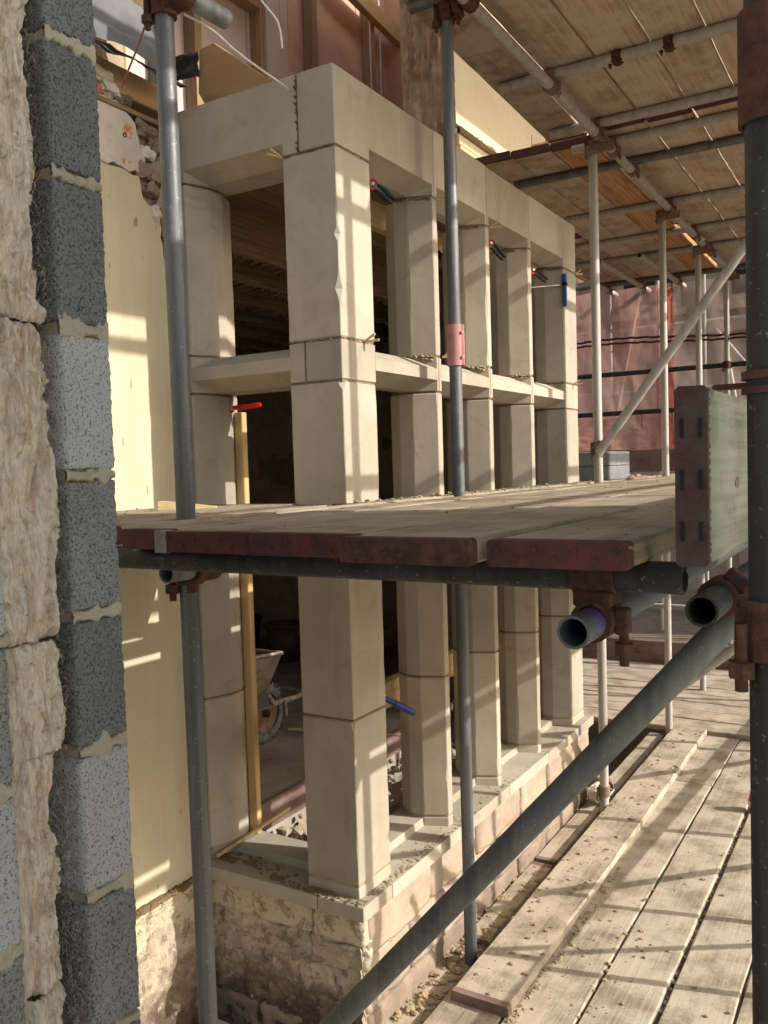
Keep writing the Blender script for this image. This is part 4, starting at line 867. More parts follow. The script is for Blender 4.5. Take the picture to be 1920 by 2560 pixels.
# ------------------------------------------------------------------ boards
def sboard(x0, x1, y0, y1, zt, mat, label, th=.038, bands=(True, True), bandmat='red_paint', axis='Y', yaw=0.0, group=None, wear=.004, nails=False, seed=None, cat='scaffold board'):
    seed = seed if seed is not None else random.random()*100
    t_ = thing('scaffold_board', label, cat, ((x0+x1)/2, (y0+y1)/2, zt), group); L = (y1-y0) if axis == 'Y' else (x1-x0); wdt = (x1-x0) if axis == 'Y' else (y1-y0)
    def mk(s0, s1, grow, N, wear_):
        bb = B(); rings = []
        for i in range(N+1):
            s = s0+(s1-s0)*i/N; h = wdt/2+grow; c = .005; tt, tb = grow, -th-grow
            pr = [(-h, tb+c), (-h, tt-c), (-h+c, tt), (-h*.3, tt), (h*.3, tt), (h-c, tt), (h, tt-c), (h, tb+c), (h-c, tb), (-h+c, tb)]
            ring = []
            for k, (a, z) in enumerate(pr):
                jn = noise.noise(Vector((s*9, k*4.1, seed)))*wear_; jz = noise.noise(Vector((s*5, k*2.3, seed+7)))*wear_*.5
                pa, ps = a+(jn if abs(a) > h*.5 else 0), s
                ring.append((pa, ps, zt+z+jz))
            rings.append(ring)
        bb.ring_loft(rings)
        cx, cy = (x0+x1)/2, (y0+y1)/2
        for v in bb.bm.verts:
            a, s, z = v.co
            if axis == 'Y': px, py = a, s
            else: px, py = s, a
            v.co = (cx+px*math.cos(yaw)-py*math.sin(yaw), cy+px*math.sin(yaw)+py*math.cos(yaw), z)
        return bb
    mk(-L/2, L/2, 0, max(3, int(L/.12)), wear).build('plank', mat, t_)
    for e, on_ in ((-1, bands[0]), (1, bands[1])):
        if not on_: continue
        s0, s1 = (-L/2-.0015, -L/2+.028) if e < 0 else (L/2-.028, L/2+.0015)
        mk(s0, s1, .0014, 2, wear*.3).build('end_band', bandmat, t_)
        if nails and e < 0:
            bb = B()
            for k in range(7):
                xx = x0+(x1-x0)*(k+.5)/7; bb.tube((xx, y0-.0045, zt-.012-.014*(k % 2)), (xx, y0+.002, zt-.012-.014*(k % 2)), .005, 8)
            bb.build('nail_heads', bandmat, t_)
    return t_
ZP = 1.314
PB = [(-.60, -.375, -1.18, -.075, 'hidden'), (-.37, -.145, -1.16, -.075, 'hidden'), (-.14, -.005, -1.2, -.075, 'hidden'), (.062, .115, -1.1, 5.9, 'narrow platform board beside the foot of the left pole, its end behind the block wall'), (.205, .335, -1.15, 5.9, 'short-ended narrow platform board behind the block wall edge'), (.342, .567, -1.172, 5.9, 'third platform board from the toe board end, dull red metal end band'), (.575, .80, -1.186, 5.9, 'platform board with bright red end band left of the grey-banded board'), (.818, 1.045, -1.257, 5.9, 'platform board with grey worn end band poking out beyond its neighbours'), (1.06, 1.268, -1.222, 5.9, 'outermost platform board at the platform corner with dark red end band')]
labs = ['platform board against the house wall, left of the left pole', 'middle platform board left of the left pole', 'platform board touching the left side of the left pole']
for i, (x0, x1, y0, y1, lb) in enumerate(PB):
    sboard(x0, x1, y0, y1, ZP+[.0, .003, -.002, .001, .002, 0, .001, .003, 0][i], 'platform_board', labs[i] if lb == 'hidden' else lb, group='middle platform boards', nails=i > 4, bandmat='red_paint' if i != 7 else 'rust', seed=i*5.1)
sboard(-.02, .07, -.06, 5.9, ZP-.001, 'platform_board', 'narrow platform board running against the bay front', group='middle platform boards', seed=77)
bb = B(); bb.box(.322, .352, -1.176, -1.150, ZP-.041, ZP+.0025); tag(bb.build('metal_clip', 'zinc'), 'small grey metal clip between two red board ends', 'clip')
# toe boards
def toe(p, q, z0, z1, th, mat, label, band=None, name='toe_board'):
    t_ = thing(name, label, 'toe board', ((p[0]+q[0])/2, (p[1]+q[1])/2, z0)); d = (Vector((q[0], q[1], 0))-Vector((p[0], p[1], 0))); L = d.length; d.normalize(); n = Vector((-d.y, d.x, 0)); P0 = Vector((p[0], p[1], 0))
    def blk(a, b_, g, N, wr):
        bb = B(); rings = []
        for i in range(N+1):
            s = a+(b_-a)*i/N; ring = []
            h = th/2+g; c = .005
            for k, (o_, z) in enumerate([(-h, z0-g+c), (-h, (z0+z1)/2), (-h, z1+g-c), (-h+c, z1+g), (h-c, z1+g), (h, z1+g-c), (h, (z0+z1)/2), (h, z0-g+c), (h-c, z0-g), (-h+c, z0-g)]):
                v = P0+d*s+n*(o_+wr*.3*noise.noise(Vector((s*8, k*3.1, 2)))); ring.append((v.x, v.y, z+wr*noise.noise(Vector((s*7, k*2.2, 9)))))
            rings.append(ring)
        bb.ring_loft(rings); return bb
    blk(0, L, 0, int(L/.05), .004).build('plank', mat, t_)
    if band: blk(-.0015, .007, .0012, 2, .002).build('end_band', band, t_)
    return t_, P0, d, n
tt, P0, d_, n_ = toe((1.364, -1.272), (1.400, 5.9), 1.291, 1.516, .038, 'toe_board_wood', 'weathered toe board on edge beside the near right pole, dark end band with slots', 'dark_band')
for a in (-.011, .011):
    for z in (1.335, 1.40, 1.465):
        bb = B(); bb.box(1.364+a-.002, 1.364+a+.002, -1.2765, -1.2725, z-.012, z+.012); bb.build('slot', 'black_plastic', tt)
bb = B()
for k in range(60):
    z = 1.293+.22*(k+random.random())/60; bb.rock((1.364+.0188, -1.266+random.uniform(0, .006), z), (.0018, random.uniform(.003, .012), random.uniform(.002, .005)), k, 1, .5)
stuff(bb.build('split_fibres', 'red_paint', tt))
bb = B(); bb.rock((1.3835, -1.06, 1.39), (.003, .02, .010), 4, 2, .4); bb.build('knot', 'brown_toe_board', tt)
toe((-1.3, 6.22), (1.42, 6.22), ZP, ZP+.222, .038, 'brown_toe_board', 'brown toe board across the far end of the middle platform under the netting')
toe((1.41, -1.3), (1.41, 6.2), 3.25, 3.475, .038, 'toe_board_wood', 'toe board along the outer edge of the overhead deck')
toe((-1.25, 5.80), (.34, 5.80), -.49, -.27, .038, 'brown_toe_board', 'left of two purplish toe boards across the end of the lower deck')
toe((.352, 5.81), (1.7, 5.81), -.49, -.27, .038, 'brown_toe_board', 'right of two purplish toe boards across the end of the lower deck')
# overhead boards
ZO = 3.21+.038
rowsx = [(.185, .415), (.426, .652), (.664, .878), (.890, 1.112), (1.124, 1.345)]
nm = ['first', 'second', 'third', 'fourth', 'fifth']
for i, (x0, x1) in enumerate(rowsx):
    sboard(x0, x1, -.25, 2.295+.02*(i % 2), ZO, 'overhead_board', nm[i]+' near overhead board counted from the ledger', group='near overhead boards', seed=i*3+1)
    sboard(x0+.004, x1, 2.31+.02*(i % 2), 6.35-.01*i, ZO+.001, 'overhead_board', nm[i]+' far overhead board right of the ledger, past the butt joint', group='far overhead boards', seed=i*3+101)
sboard(-.075, .142, -.2, 2.33, ZO+.002, 'overhead_board', 'inner overhead board left of the ledger, above the lintel, with a bright slit beside it', yaw=.028, group='near overhead boards')
ib = [(-.60, -.375), (-.370, -.147), (-.140, .085)]
for i, (x0, x1) in enumerate(ib):
    sboard(x0, x1, 2.40+.02*i, 6.3, ZO, 'fresh_board' if i == 2 else 'overhead_board', ['innermost overhead board with red end above the lintel', 'middle inner overhead board with red end above the lintel', 'fresh orange overhead board beside the ledger'][i], group='inner overhead boards', seed=i*9+3)
sboard(.09, .19, 2.42, 4.5, ZO+.003, 'overhead_board', 'narrow overhead board filling the gap above the ledger', group='inner overhead boards')
for i, (x0, x1) in enumerate([(-.84, -.61), (-1.08, -.85)]):
    sboard(x0, x1, 4.4, 6.3, ZO, 'overhead_board', ['far inner overhead board past the end pier', 'farthest inner overhead board past the end pier'][i], group='inner overhead boards')
# unseen top lift, added to cast the shade on the upper storey
for i in range(3, 8):
    sboard(-.52+.235*i, -.295+.235*i, -.8, 6.4, 4.80, 'overhead_board', ['first','second','third','fourth','fifth','sixth','seventh','eighth'][i-3]+' board of the added unseen top lift shading the upper storey, counted from the house', group='added top lift boards', bands=(False, False))
# lower deck
ZD = -.504
for i, (x0, x1, y0, y1, lb) in enumerate([(.155, .384, -1.8, 3.82, 'lower deck board lying under the raised dusty board'), (.394, .617, -1.9, 2.86, 'lower deck board right of the raised board, in the broad shadow'), (.396, .62, 2.875, 3.83, 'short far lower deck board beyond the butt joint'), (.626, .846, -1.9, 3.80, 'lower deck board left of the gritty open gap'), (.866, 1.088, -1.9, 3.82, 'lower deck board right of the gritty open gap'), (1.097, 1.322, -1.9, 3.82, 'lower deck board beneath the near right pole'), (1.332, 1.556, -1.9, 3.82, 'lower deck board at the right picture edge'), (1.565, 1.79, -1.9, 3.82, 'outermost lower deck board')]):
    sboard(x0, x1, y0, y1, ZD+[.0, .002, 0, .001, -.002, .001, 0, 0][i], 'deck_board', lb, group='lower deck boards', seed=i*4.3, bands=(i not in (1, 2), i not in (1, 2)), wear=.005, bandmat='brown_toe_board')
sboard(.186, .408, .297, 3.84, -.466, 'deck_board', 'raised dusty deck board laid on top beside the poles, its dark end facing the viewer', group='lower deck boards', seed=55, bandmat='brown_toe_board', bands=(True, False), wear=.005)
sboard(.0, .128, -1.4, .74, -.545, 'deck_board', 'rubble covered inner deck board beside the plinth, nearer piece', group='inner lower deck boards', seed=61, bandmat='brown_toe_board')
sboard(.015, .122, .765, 1.53, -.535, 'deck_board', 'inner deck board beside the plinth, middle piece with clods', group='inner lower deck boards', seed=63, bandmat='brown_toe_board')
sboard(.02, .128, 1.55, 3.8, -.525, 'deck_board', 'inner deck board beside the plinth, far piece', group='inner lower deck boards', seed=64, bandmat='brown_toe_board')
for i, (x0, x1) in enumerate([(-.63, -.41), (-.40, -.18), (-.17, .0)]):
    sboard(x0, x1, -1.6, -.08-.03*i, -.60, 'deck_board', ['ground board in the corner below the yellow wall', 'ground board below the short side of the bay', 'ground board at the foot of the bay corner'][i], group='ground boards', seed=70+i, bands=(False, False))
for i in range(8):
    y0 = 3.86+.238*i
    sboard(-1.25, 1.75, y0, y0+.226, -.478+.003*(i % 2), 'cross_board', ['nearest', 'second', 'third', 'fourth', 'fifth', 'sixth', 'seventh', 'farthest'][i]+' of the boards laid crosswise at the far end of the lower deck', axis='X', group='crosswise deck boards', seed=i*2.2, bands=(False, False), wear=.004)
for y in (-.6, .9, 2.3, 3.7, 5.4):
    stube((-.0, y, -.575), (1.8, y, -.575), 'dull_zinc', {-.6:'first',.9:'second',2.3:'third',3.7:'fourth',5.4:'last'}[y]+' transom tube under the lower deck boards', cat='scaffold transom', group='lower deck transoms', seg=12)

# grit
o = litter('deck_grit', [(.40, 1.7, -1.0, 3.8, ZD), (.40, .75, -.6, 1.2, ZD), (.19, .40, .3, 3.8, -.466), (.4, .45, .2, 1.6, ZD)], 1500, 12, .001, .010, 'sand_mortar'); tag(stuff(o), 'dry mortar crumbs and grit scattered over the lower deck boards', 'grit')
o = litter('inner_board_clods', [(.0, .125, -.5, 1.5, -.545), (.0, .125, .2, 1.5, -.54)], 420, 13, .002, .018, 'sand_mortar'); tag(stuff(o), 'clods of mortar on the narrow boards beside the plinth', 'grit')
o = litter('gap_gravel', [(.846, .866, -.5, 2.6, ZD-.02)], 260, 14, .003, .010, 'rubble'); tag(stuff(o), 'gravel caught in the open gap between two lower deck boards', 'gravel')
o = litter('platform_grit', [(.06, 1.25, -1.15, 3.5, ZP+.002), (.02, .3, -.2, 5.5, ZP+.002), (-.6, .1, -1.1, -.1, ZP+.003)], 520, 15, .0007, .0045, 'dark_stone'); tag(stuff(o), 'dark crumbs scattered over the middle platform boards', 'grit')
o = litter('platform_droppings', [(-.02, .10, .0, 5.5, ZP+.001)], 260, 16, .002, .009, 'sand_mortar'); tag(stuff(o), 'pale mortar droppings on the platform edge beside the bay front', 'grit')

# ================================================================== SMALL THINGS
def clamp(c, d, label, col='red_plastic', grip='black_plastic', L=.095, bar=None, spread=1.0, grp='spring clamps on the stonework'):
    t_ = thing('spring_clamp', label, 'clamp', c, grp); c = Vector(c); d = Vector(d).normalized(); s = d.cross(Vector((0, 0, 1))).normalized(); u = s.cross(d)
    bb = B(); bb.arc_band(c, s, .014, .020, .012, math.radians(60), math.radians(330), 14, ref=d); bb.build('jaw', col, t_)
    for k in (-1, 1):
        bb = B(); a = c+u*.010*k*spread+d*.012; e = c+u*.009*k*spread+d*L
        bb.ring_loft([[tuple(p+u*r1*m1+s*r2*m2) for m1, m2 in ((-1, -1), (1, -1), (1, 1), (-1, 1))] for p, r1, r2 in ((a, .004, .005), (a.lerp(e, .5), .0065, .009), (a.lerp(e, .9), .006, .008), (e, .003, .005))]); bb.bevel(.003).build('handle', grip, t_)
    bb = B(); bb.tube(c-s*.012, c+s*.012, .006, 10); bb.build('pivot', 'bright_steel', t_)
    if bar:
        bb = B(); bb.ring_loft([[tuple(p+u*a+s*b2) for a, b2 in ((-.004, -.002), (.004, -.002), (.004, .002), (-.004, .002))] for p in (Vector(bar[0]), Vector(bar[1]))]); bb.build('bar', 'bright_steel', t_)
clamp((-.004, .238, 2.420), (.62, .45, -.62), 'red and black clamp under the lintel at the corner pier', bar=((-.20, .24, 2.37), (-.06, .30, 2.385)))
clamp((.0, 1.238, 2.420), (.50, .45, -.72), 'red and black clamp under the lintel between second and third mullions')
clamp((.003, 1.745, 2.392), (.55, .6, -.55), 'red and black clamp under the lintel beside the end pier')
clamp((-.64, .17, 1.675), (.93, .35, .06), 'red clamp sticking out sideways from the left jamb under the transom', grip='red_plastic', L=.13, spread=.4)
clamp((-.22, 1.10, 2.40), (.1, .9, -.3), 'black clamp on the timber behind the second mullion', col='black_plastic', L=.07)
def barclamp(c, label, z0, z1, mat, bar, tilt=(0, 0)):
    t_ = thing('bar_clamp', label, 'clamp', c); c = Vector(c)
    bb = B(); bb.ring_loft([[(c.x+tilt[0]*z+a, c.y+tilt[1]*z+b2, c.z+z) for a, b2 in ((-.010, -.009), (.010, -.009), (.010, .009), (-.010, .009))] for z in (z0, z0+.01, (z0+z1)/2, z1-.01, z1)]); bb.bevel(.003).build('handle', mat, t_)
    bb = B(); bb.box(c.x-.014, c.x+.014, c.y-.012, c.y+.012, c.z+.01, c.z+.03); bb.bevel(.003).build('jaw', 'black_plastic', t_)
    bb = B(); bb.tube(bar[0], bar[1], .004, 8); bb.build('bar', 'bright_steel', t_)
barclamp((.012, 2.19, 2.375), 'bright blue bar clamp standing on the corner of the end pier', -.10, .075, 'blue_plastic', ((-.15, 1.98, 2.36), (.0, 2.19, 2.392)))
t_ = thing('bar_clamp', 'dark blue clamp handle poking out beside the corner pier joint', 'clamp', (-.04, .255, .58))
for p, q, r in (((-.05, .245, .60), (-.01, .29, .565), .010), ((-.01, .29, .565), (.03, .36, .515), .012)):
    bb = B(); bb.tube(p, q, r, 10); bb.build('handle', 'navy_plastic', t_)
bb = B(); bb.tube((-.06, .25, .58), (-.03, .26, .61), .012, 10); bb.build('jaw', 'bright_steel', t_)
def wedge(c, a, label):
    t_ = thing('timber_wedge', label, 'wedge', c, 'timber wedges in the joints'); c = Vector(c)
    for k, (dx, dy, dz) in enumerate(((.035, .02, .022), (.045, .03, .002))):
        R_ = Matrix.Rotation(a, 3, 'Z'); d = R_ @ Vector((dx, dy, dz)); n = R_ @ Vector((-dy, dx, 0)).normalized()*.006
        bb = B(); bb.ring_loft([[tuple(c+n+Vector((0, 0, .001))), tuple(c-n+Vector((0, 0, .001))), tuple(c-n-Vector((0, 0, .003))), tuple(c+n-Vector((0, 0, .003)))], [tuple(c+d+n+Vector((0, 0, .005))), tuple(c+d-n+Vector((0, 0, .005))), tuple(c+d-n-Vector((0, 0, .003))), tuple(c+d+n-Vector((0, 0, .003)))]]); bb.build('shim', 'wedge_wood', t_)
wedge((.0, .727, ZLB-.004), -.2, 'pale timber wedges in the lintel joint of the first mullion'); wedge((.0, 1.225, ZLB-.004), -.2, 'pale timber wedges in the lintel joint of the second mullion')
wedge((.0, 2.40, ZLB-.002), .5, 'pale timber wedges at the outer end of the lintel over the end pier'); wedge((-.215, -.004, ZLB-.002), 3.6, 'pale timber wedges in the joint left of the corner pier')
wedge((.0, .14, ZTU), -.3, 'pale timber wedges in the joint above the corner pier transom'); wedge((.0, .727, ZTU+.002), -.1, 'pale timber wedges above the transom at the first mullion')
wedge((.0, 2.33, ZTU), -.3, 'twig like wedge above the transom at the end pier')
# timbers inside the bay
def beam(x0, x1, y0, y1, z0, z1, mat, name, label, bev=.003):
    bb = B(); bb.box(x0, x1, y0, y1, z0, z1); return tag(bb.bevel(bev).build(name, mat, None, ((x0+x1)/2, (y0+y1)/2, z0)), label, 'timber')
beam(-.30, -.255, .26, 2.15, 2.41, 2.515, 'pale_timber', 'timber_beam', 'pale timber beam fixed inside just below the front lintels')
beam(-.30, -.255, .2, 2.25, .425, .535, 'pale_timber', 'timber_rail', 'pale knotty timber rail inside behind the lower mullions')
beam(-.648, -.606, .20, .23, -.03, 1.66, 'pale_timber_upright', 'timber_upright', 'pale upright timber batten inside against the left jamb')
bb = B(); bb.ring_loft([[(-.65, .00, -.03), (-.64, .00, -.03), (-.64, .005, -.018), (-.65, .005, -.018)], [(-.56, .34, .05), (-.55, .34, .05), (-.55, .345, .062), (-.56, .345, .062)]]); tag(bb.build('timber_stick', 'wedge_wood', None, (-.6, .1, 0)), 'thin wet stick lying at the foot of the left jamb', 'stick')
bb = B(); bb.tube((-1.10, 1.05, .115), (-.55, 1.25, .10), .008, 6); tag(bb.build('timber_stick', 'wedge_wood', None, (-.8, 1.1, .1)), 'thin pale stick leaning out past the barrow wheel', 'stick')
# offcuts and blocks on the platform
bb = B(); bb.ring_loft([[(-.44, -.40, ZP+.003), (-.40, -.46, ZP+.003), (-.40, -.46, ZP+.030), (-.44, -.40, ZP+.030)], [(-.30, -.30, ZP+.003), (-.28, -.33, ZP+.003), (-.28, -.33, ZP+.008), (-.30, -.30, ZP+.008)]]); tag(bb.build('timber_offcut', 'wedge_wood', None, (-.36, -.38, ZP)), 'wedge shaped timber offcut on the platform left of the left pole', 'offcut')
for k, (z0, lb) in enumerate(((ZP+.002, 'lower grey concrete block lying flat behind the pole beside the bay'), (ZP+.087, 'upper grey concrete block stacked behind the pole beside the bay'))):
    bb = rough_block(-.105, .115, 2.62, 3.05, z0, z0+.084, k*4+2, .003, 16, .004); tag(bb.build('concrete_block', 'mid_block', None, (0, 2.8, z0)), lb, 'concrete block', 'stacked blocks')
bb = B(); rr = random.Random(8)
bb = grid_sheet(lambda u, v: (.06+.20*u+.02*nz((u*4, v*4, 1)), 2.95+.20*v, ZP+.004+.045*abs(nz((u*3.2, v*3.2, 2)))*4*u*(1-u)*2*v*(1-v)*2), 22, 22)
tag(bb.build('crumpled_rag', 'rag_cloth', None, (.15, 3.05, ZP)), 'crumpled reddish rag on the platform right of the stacked blocks', 'rag')
bb = B(); bb.rock((.10, 2.36, -.455), (.07, .085, .05), 5, 3, .3); tag(bb.build('stone_lump', 'pale_plaster', None, (.1, 2.36, -.5)), 'white lump of stone beside the pole on the lower deck', 'stone')
bb = B(); bb.rock((.06, 2.55, -.46), (.05, .06, .035), 9, 3, .3); tag(bb.build('stone_lump', 'weathered_stone', None, (.06, 2.55, -.5)), 'smaller brown lump of stone behind the white one', 'stone')
t_ = thing('tape_roll', 'crumpled red and white wrapper on the lower deck beside the near right pole', 'wrapper', (.90, 2.58, ZD))
bb = B(); bb.lathe([(.0, 0), (.035, .0), (.042, .05), (.03, .11), (.0, .12)], (.90, 2.58, ZD), 14); bb.build('wrapper', 'red_plastic', t_)
bb = B(); bb.lathe([(.0405, .028), (.0435, .05), (.0425, .062)], (.90, 2.58, ZD), 14); bb.build('label_band', 'white_print', t_)
t_ = thing('wrapper', 'small red and blue wrapper on the rubble behind the sill', 'wrapper', (-.62, .62, -.2))
bb = B(); bb.tube((-.65, .60, -.185), (-.56, .66, -.175), .016, 10); bb.build('foil', 'red_plastic', t_); bb = B(); bb.tube((-.60, .632, -.178), (-.585, .642, -.177), .0166, 10); bb.build('print', 'white_print', t_)
# wires at the top left
def wire(pts, r, mat, label, name='cable'):
    bb = B(); bb.path(pts, r, 6); tag(bb.build(name, mat, None, pts[0]), label, 'cable')
def spline(P, n=8):
    P = [Vector(p) for p in P]; P = [P[0]]+P+[P[-1]]; out = []
    for i in range(1, len(P)-2):
        for k in range(n):
            t_ = k/n; a, b_, c, d = P[i-1], P[i], P[i+1], P[i+2]
            out.append(.5*((2*b_)+(c-a)*t_+(2*a-5*b_+4*c-d)*t_*t_+(3*b_-a-3*c+d)*t_**3))
    return out+[P[-2]]
wire(spline([(.05, -.74, 2.575), (.02, -.60, 2.60), (-.03, -.45, 2.62), (-.10, -.25, 2.66), (-.17, -.02, 2.70), (-.20, .05, 2.69)]), .0035, 'white_cable', 'thin white cable hanging from the top of the left pole to the sheet')
wire(spline([(.0, -.40, 2.85), (.0, -.36, 2.79), (.02, -.31, 2.74), (.01, -.28, 2.68)]), .003, 'white_cable', 'loose white cable end hanging at the top of the picture')
wire(spline([(.0, -.80, 2.58), (-.12, -.72, 2.57), (-.28, -.62, 2.56), (-.36, -.57, 2.555)]), .003, 'rope', 'thin reddish cord tied to the left pole')
# chipboard sheet above the return
sh = [(-.716, .165, 3.047), (-.639, .16, 3.048), (-.375, .16, 2.842), (-.633, .17, 2.72), (-.735, .17, 2.89)]
nv = (Vector(sh[1])-Vector(sh[4])).cross(Vector(sh[2])-Vector(sh[4])).normalized()*.018
if nv.y < 0: nv = -nv
bb = B(); bb.ring_loft([sh, [tuple(Vector(p)+nv) for p in sh]]); tag(bb.bevel(.002).build('chipboard_sheet', 'chipboard', None, sh[3]), 'torn tan sheet of board leaning above the short side of the bay', 'board')
bb = grid_sheet(lambda u, v: (-.86+.145*u, .155+.01*nz((u*4, v*3, 1)), 2.955-.015*u+.095*v+.004*nz((u*6, v*5, 3))), 14, 12); tag(bb.build('felt_strip', 'felt', None, (-.75, .1, 2.9)), 'torn piece of black roofing felt left of the tan sheet', 'felt')
bb = B(); bb.box(-.466, -.10, 2.98, 3.04, 3.43, 3.475); tag(bb.bevel(.002).build('timber_batten', 'pale_timber', None, (-.3, 3.0, 3.43)), 'pale timber batten end poking out above the red board ends', 'timber')

# ------------------------------------------------------------------ wheelbarrow (inside the room)
wb = thing('wheelbarrow', 'dusty steel wheelbarrow with rusty wheel standing on the floor slab inside', 'wheelbarrow', (-1.42, 1.0, -.05))
wc = Vector((-1.42, 1.23, .115)); rW = .165
bb = B(); bb.lathe([(.105, -.04), (.135, -.045), (.158, -.032), (rW, 0), (.158, .032), (.135, .045), (.105, .04)], wc, 32, 'X'); wh = bb.build('wheel', 'tyre', wb)
bb = B(); bb.lathe([(.0, -.025), (.10, -.022), (.112, -.04), (.112, .04), (.10, .022), (.0, .025)], wc, 28, 'X'); bb.build('rim', 'barrow_rim', wh)
bb = B(); bb.lathe([(.0, -.05), (.022, -.05), (.022, .05), (.0, .05)], wc, 10, 'X'); bb.build('hub', 'rust', wh)
bb = B()
for k in range(32):
    a = k*math.pi/16; d = Vector((0, math.cos(a), math.sin(a))); tdir = Vector((0, -math.sin(a), math.cos(a)))
    for sx in (-.022, .022):
        p = wc+d*(rW-.005)+Vector((sx, 0, 0)); bb.ring_loft([[tuple(p+tdir*u1+Vector((v1, 0, 0))+d*h) for u1, v1 in ((-.007, -.016), (.007, -.016), (.007, .016), (-.007, .016))] for h in (-.004, .008)])
bb.build('tread', 'tyre', wh)
prof = [(-1.70, .40, .56), (-1.14, .40, .56), (-1.16, 1.10, .49), (-1.68, 1.10, .49)]
low = [(-1.58, .50, .27), (-1.26, .50, .27), (-1.22, 1.05, .31), (-1.60, 1.05, .31)]
bb = B(); th_ = .004
for i in range(4):
    j = (i+1) % 4; bb.poly([low[i], low[j], prof[j], prof[i]])
bb.poly(low); tr = bb.build('tray', 'barrow_tray', wb)
bb = B()
for i in range(4): bb.tube(prof[i], prof[(i+1) % 4], .011, 8)
bb.build('rolled_rim', 'barrow_frame', tr)
for sx in (-1, 1):
    x = -1.42+sx*.17
    bb = B(); bb.path(spline([(x+sx*.10, -.15, .45), (x+sx*.06, .35, .33), (x, .75, .235), (x-sx*.02, 1.15, .20), (x-sx*.02, 1.36, .19), (x-sx*.06, 1.43, .19), (-1.42, 1.45, .19)]), .015, 10); bb.build('frame_tube', 'barrow_frame', wb)
    bb = B(); bb.tube((x, 1.22, .20), (x, 1.23, .115), .012, 8); bb.tube((x, 1.14, .2), (x+sx*.02, 1.04, .30), .012, 8); bb.build('wheel_stay', 'barrow_frame', wb)
    bb = B(); bb.tube((x, .62, .25), (x+sx*.02, .55, -.05), .014, 8); bb.tube((x, .80, .23), (x+sx*.02, .58, -.045), .012, 8); bb.build('leg', 'barrow_frame', wb)
    bb = B(); bb.poly([(x+sx*.03, .75, .27), (x+sx*.03, 1.04, .30), (x+.0, 1.10, .205), (x+.0, .75, .21)]); bb.build('side_plate', 'lead', wb)
def bucket(x, y, z, r, h, mat, label):
    t_ = thing('bucket', label, 'bucket', (x, y, z), 'buckets in the dark room')
    bb = B(); bb.lathe([(.0, .0), (r*.78, .0), (r, h), (r-.006, h), (r*.76, .01), (.0, .01)], (x, y, z), 24); bb.build('tub', mat, t_)
    bb = B(); bb.lathe([(r-.002, h-.03), (r+.010, h-.03), (r+.010, h), (r-.002, h)], (x, y, z), 24); bb.build('rim', mat, t_)
    bb = B(); bb.path([(x+r*math.cos(a)*1.03, y, z+h-.02-abs(math.sin(a))*r*.9) for a in [i*math.pi/10 for i in range(11)]], .003, 6); bb.build('handle', 'bright_steel', t_)
bucket(-2.58, 2.95, -.05, .15, .29, 'bucket_brown', 'brown builder bucket beyond the wheelbarrow'); bucket(-2.98, 2.92, -.05, .15, .32, 'black_plastic', 'black bucket in the dark left of the brown one')
bb = B(); bb.tube((-1.3, 2.0, -.04), (-1.3, 2.2, .75), .012, 8); tag(bb.build('tool_handle', 'red_plastic', None, (-1.3, 2.1, 0)), 'orange red tool handle leaning in the dark room', 'tool')

# ------------------------------------------------------------------ netting and the building behind
def netsheet(x0, x1, z0, z1, y, mat, label, seed, amp=.05, nu=60, nv=40, name='debris_net', parent=None):
    bb = grid_sheet(lambda u, v: (x0+(x1-x0)*u+.03*nz((u*2, v*3, seed)), y+amp*nz((u*5+v*1.3, v*2.2, seed+3))+.03*math.sin(u*26+v*5)*amp*6, z0+(z1-z0)*v), nu, nv)
    return tag(bb.build(name, mat, parent, None if parent else (x0, y, z0)), label, 'debris netting', 'debris netting')
netsheet(-1.75, -.36, 1.50, 3.15, 6.40, 'orange_net', 'pinkish orange debris netting hung behind the end guard rails', 2, .022)
netsheet(-.36, 1.6, 1.50, 3.15, 6.46, 'pale_net', 'pale hazy netting continuing right behind the long brace', 14, .05)
netsheet(-.50, -.33, 1.50, 3.1, 6.36, 'bright_net', 'bright red folded edge of the debris netting', 5, .07, 12, 40)
netsheet(-1.7, -.3, 1.52, 1.93, 6.34, 'orange_net', 'lower overlapping skirt of debris netting below the lower end rail', 8, .06)
netsheet(-.35, 1.5, 1.50, 1.95, 6.42, 'bright_net', 'strip of red netting low behind the toe board', 9, .02)
netsheet(-3.0, -.95, 3.3, 5.0, 6.5, 'orange_net', 'reddish netting beyond the upper wall corner', 12, .05)
wire([(-1.6+.05*i, 6.20, 2.60+.035*math.sin(i*.12)+.004*math.sin(i*2.2)) for i in range(64)], .012, 'dark_chain', 'upper of two dark twisted ropes across the netting', 'rope')
wire([(-1.6+.05*i, 6.19, 2.56+.03*math.sin(i*.12+.2)+.004*math.sin(i*2.2+1)) for i in range(64)], .011, 'dark_chain', 'lower of two dark twisted ropes across the netting', 'rope')
fb = thing('stone_building', 'brown stone building behind the netting with ledges and shadowed front', 'building', (-2, 11.5, -.95))
bb = B(); bb.box(-9, 2.4, 11.5, 16, -.95, 9); bb.build('wall', 'facade', fb)
for z, h_, pr in ((.2, .10, .08), (2.1, .14, .10), (3.3, .22, .16), (4.8, .2, .2), (7, .3, .3)):
    bb = B(); bb.box(-9, 2.45, 11.5-pr, 11.5, z, z+h_); bb.bevel(.01).build('string_course', 'facade', fb)
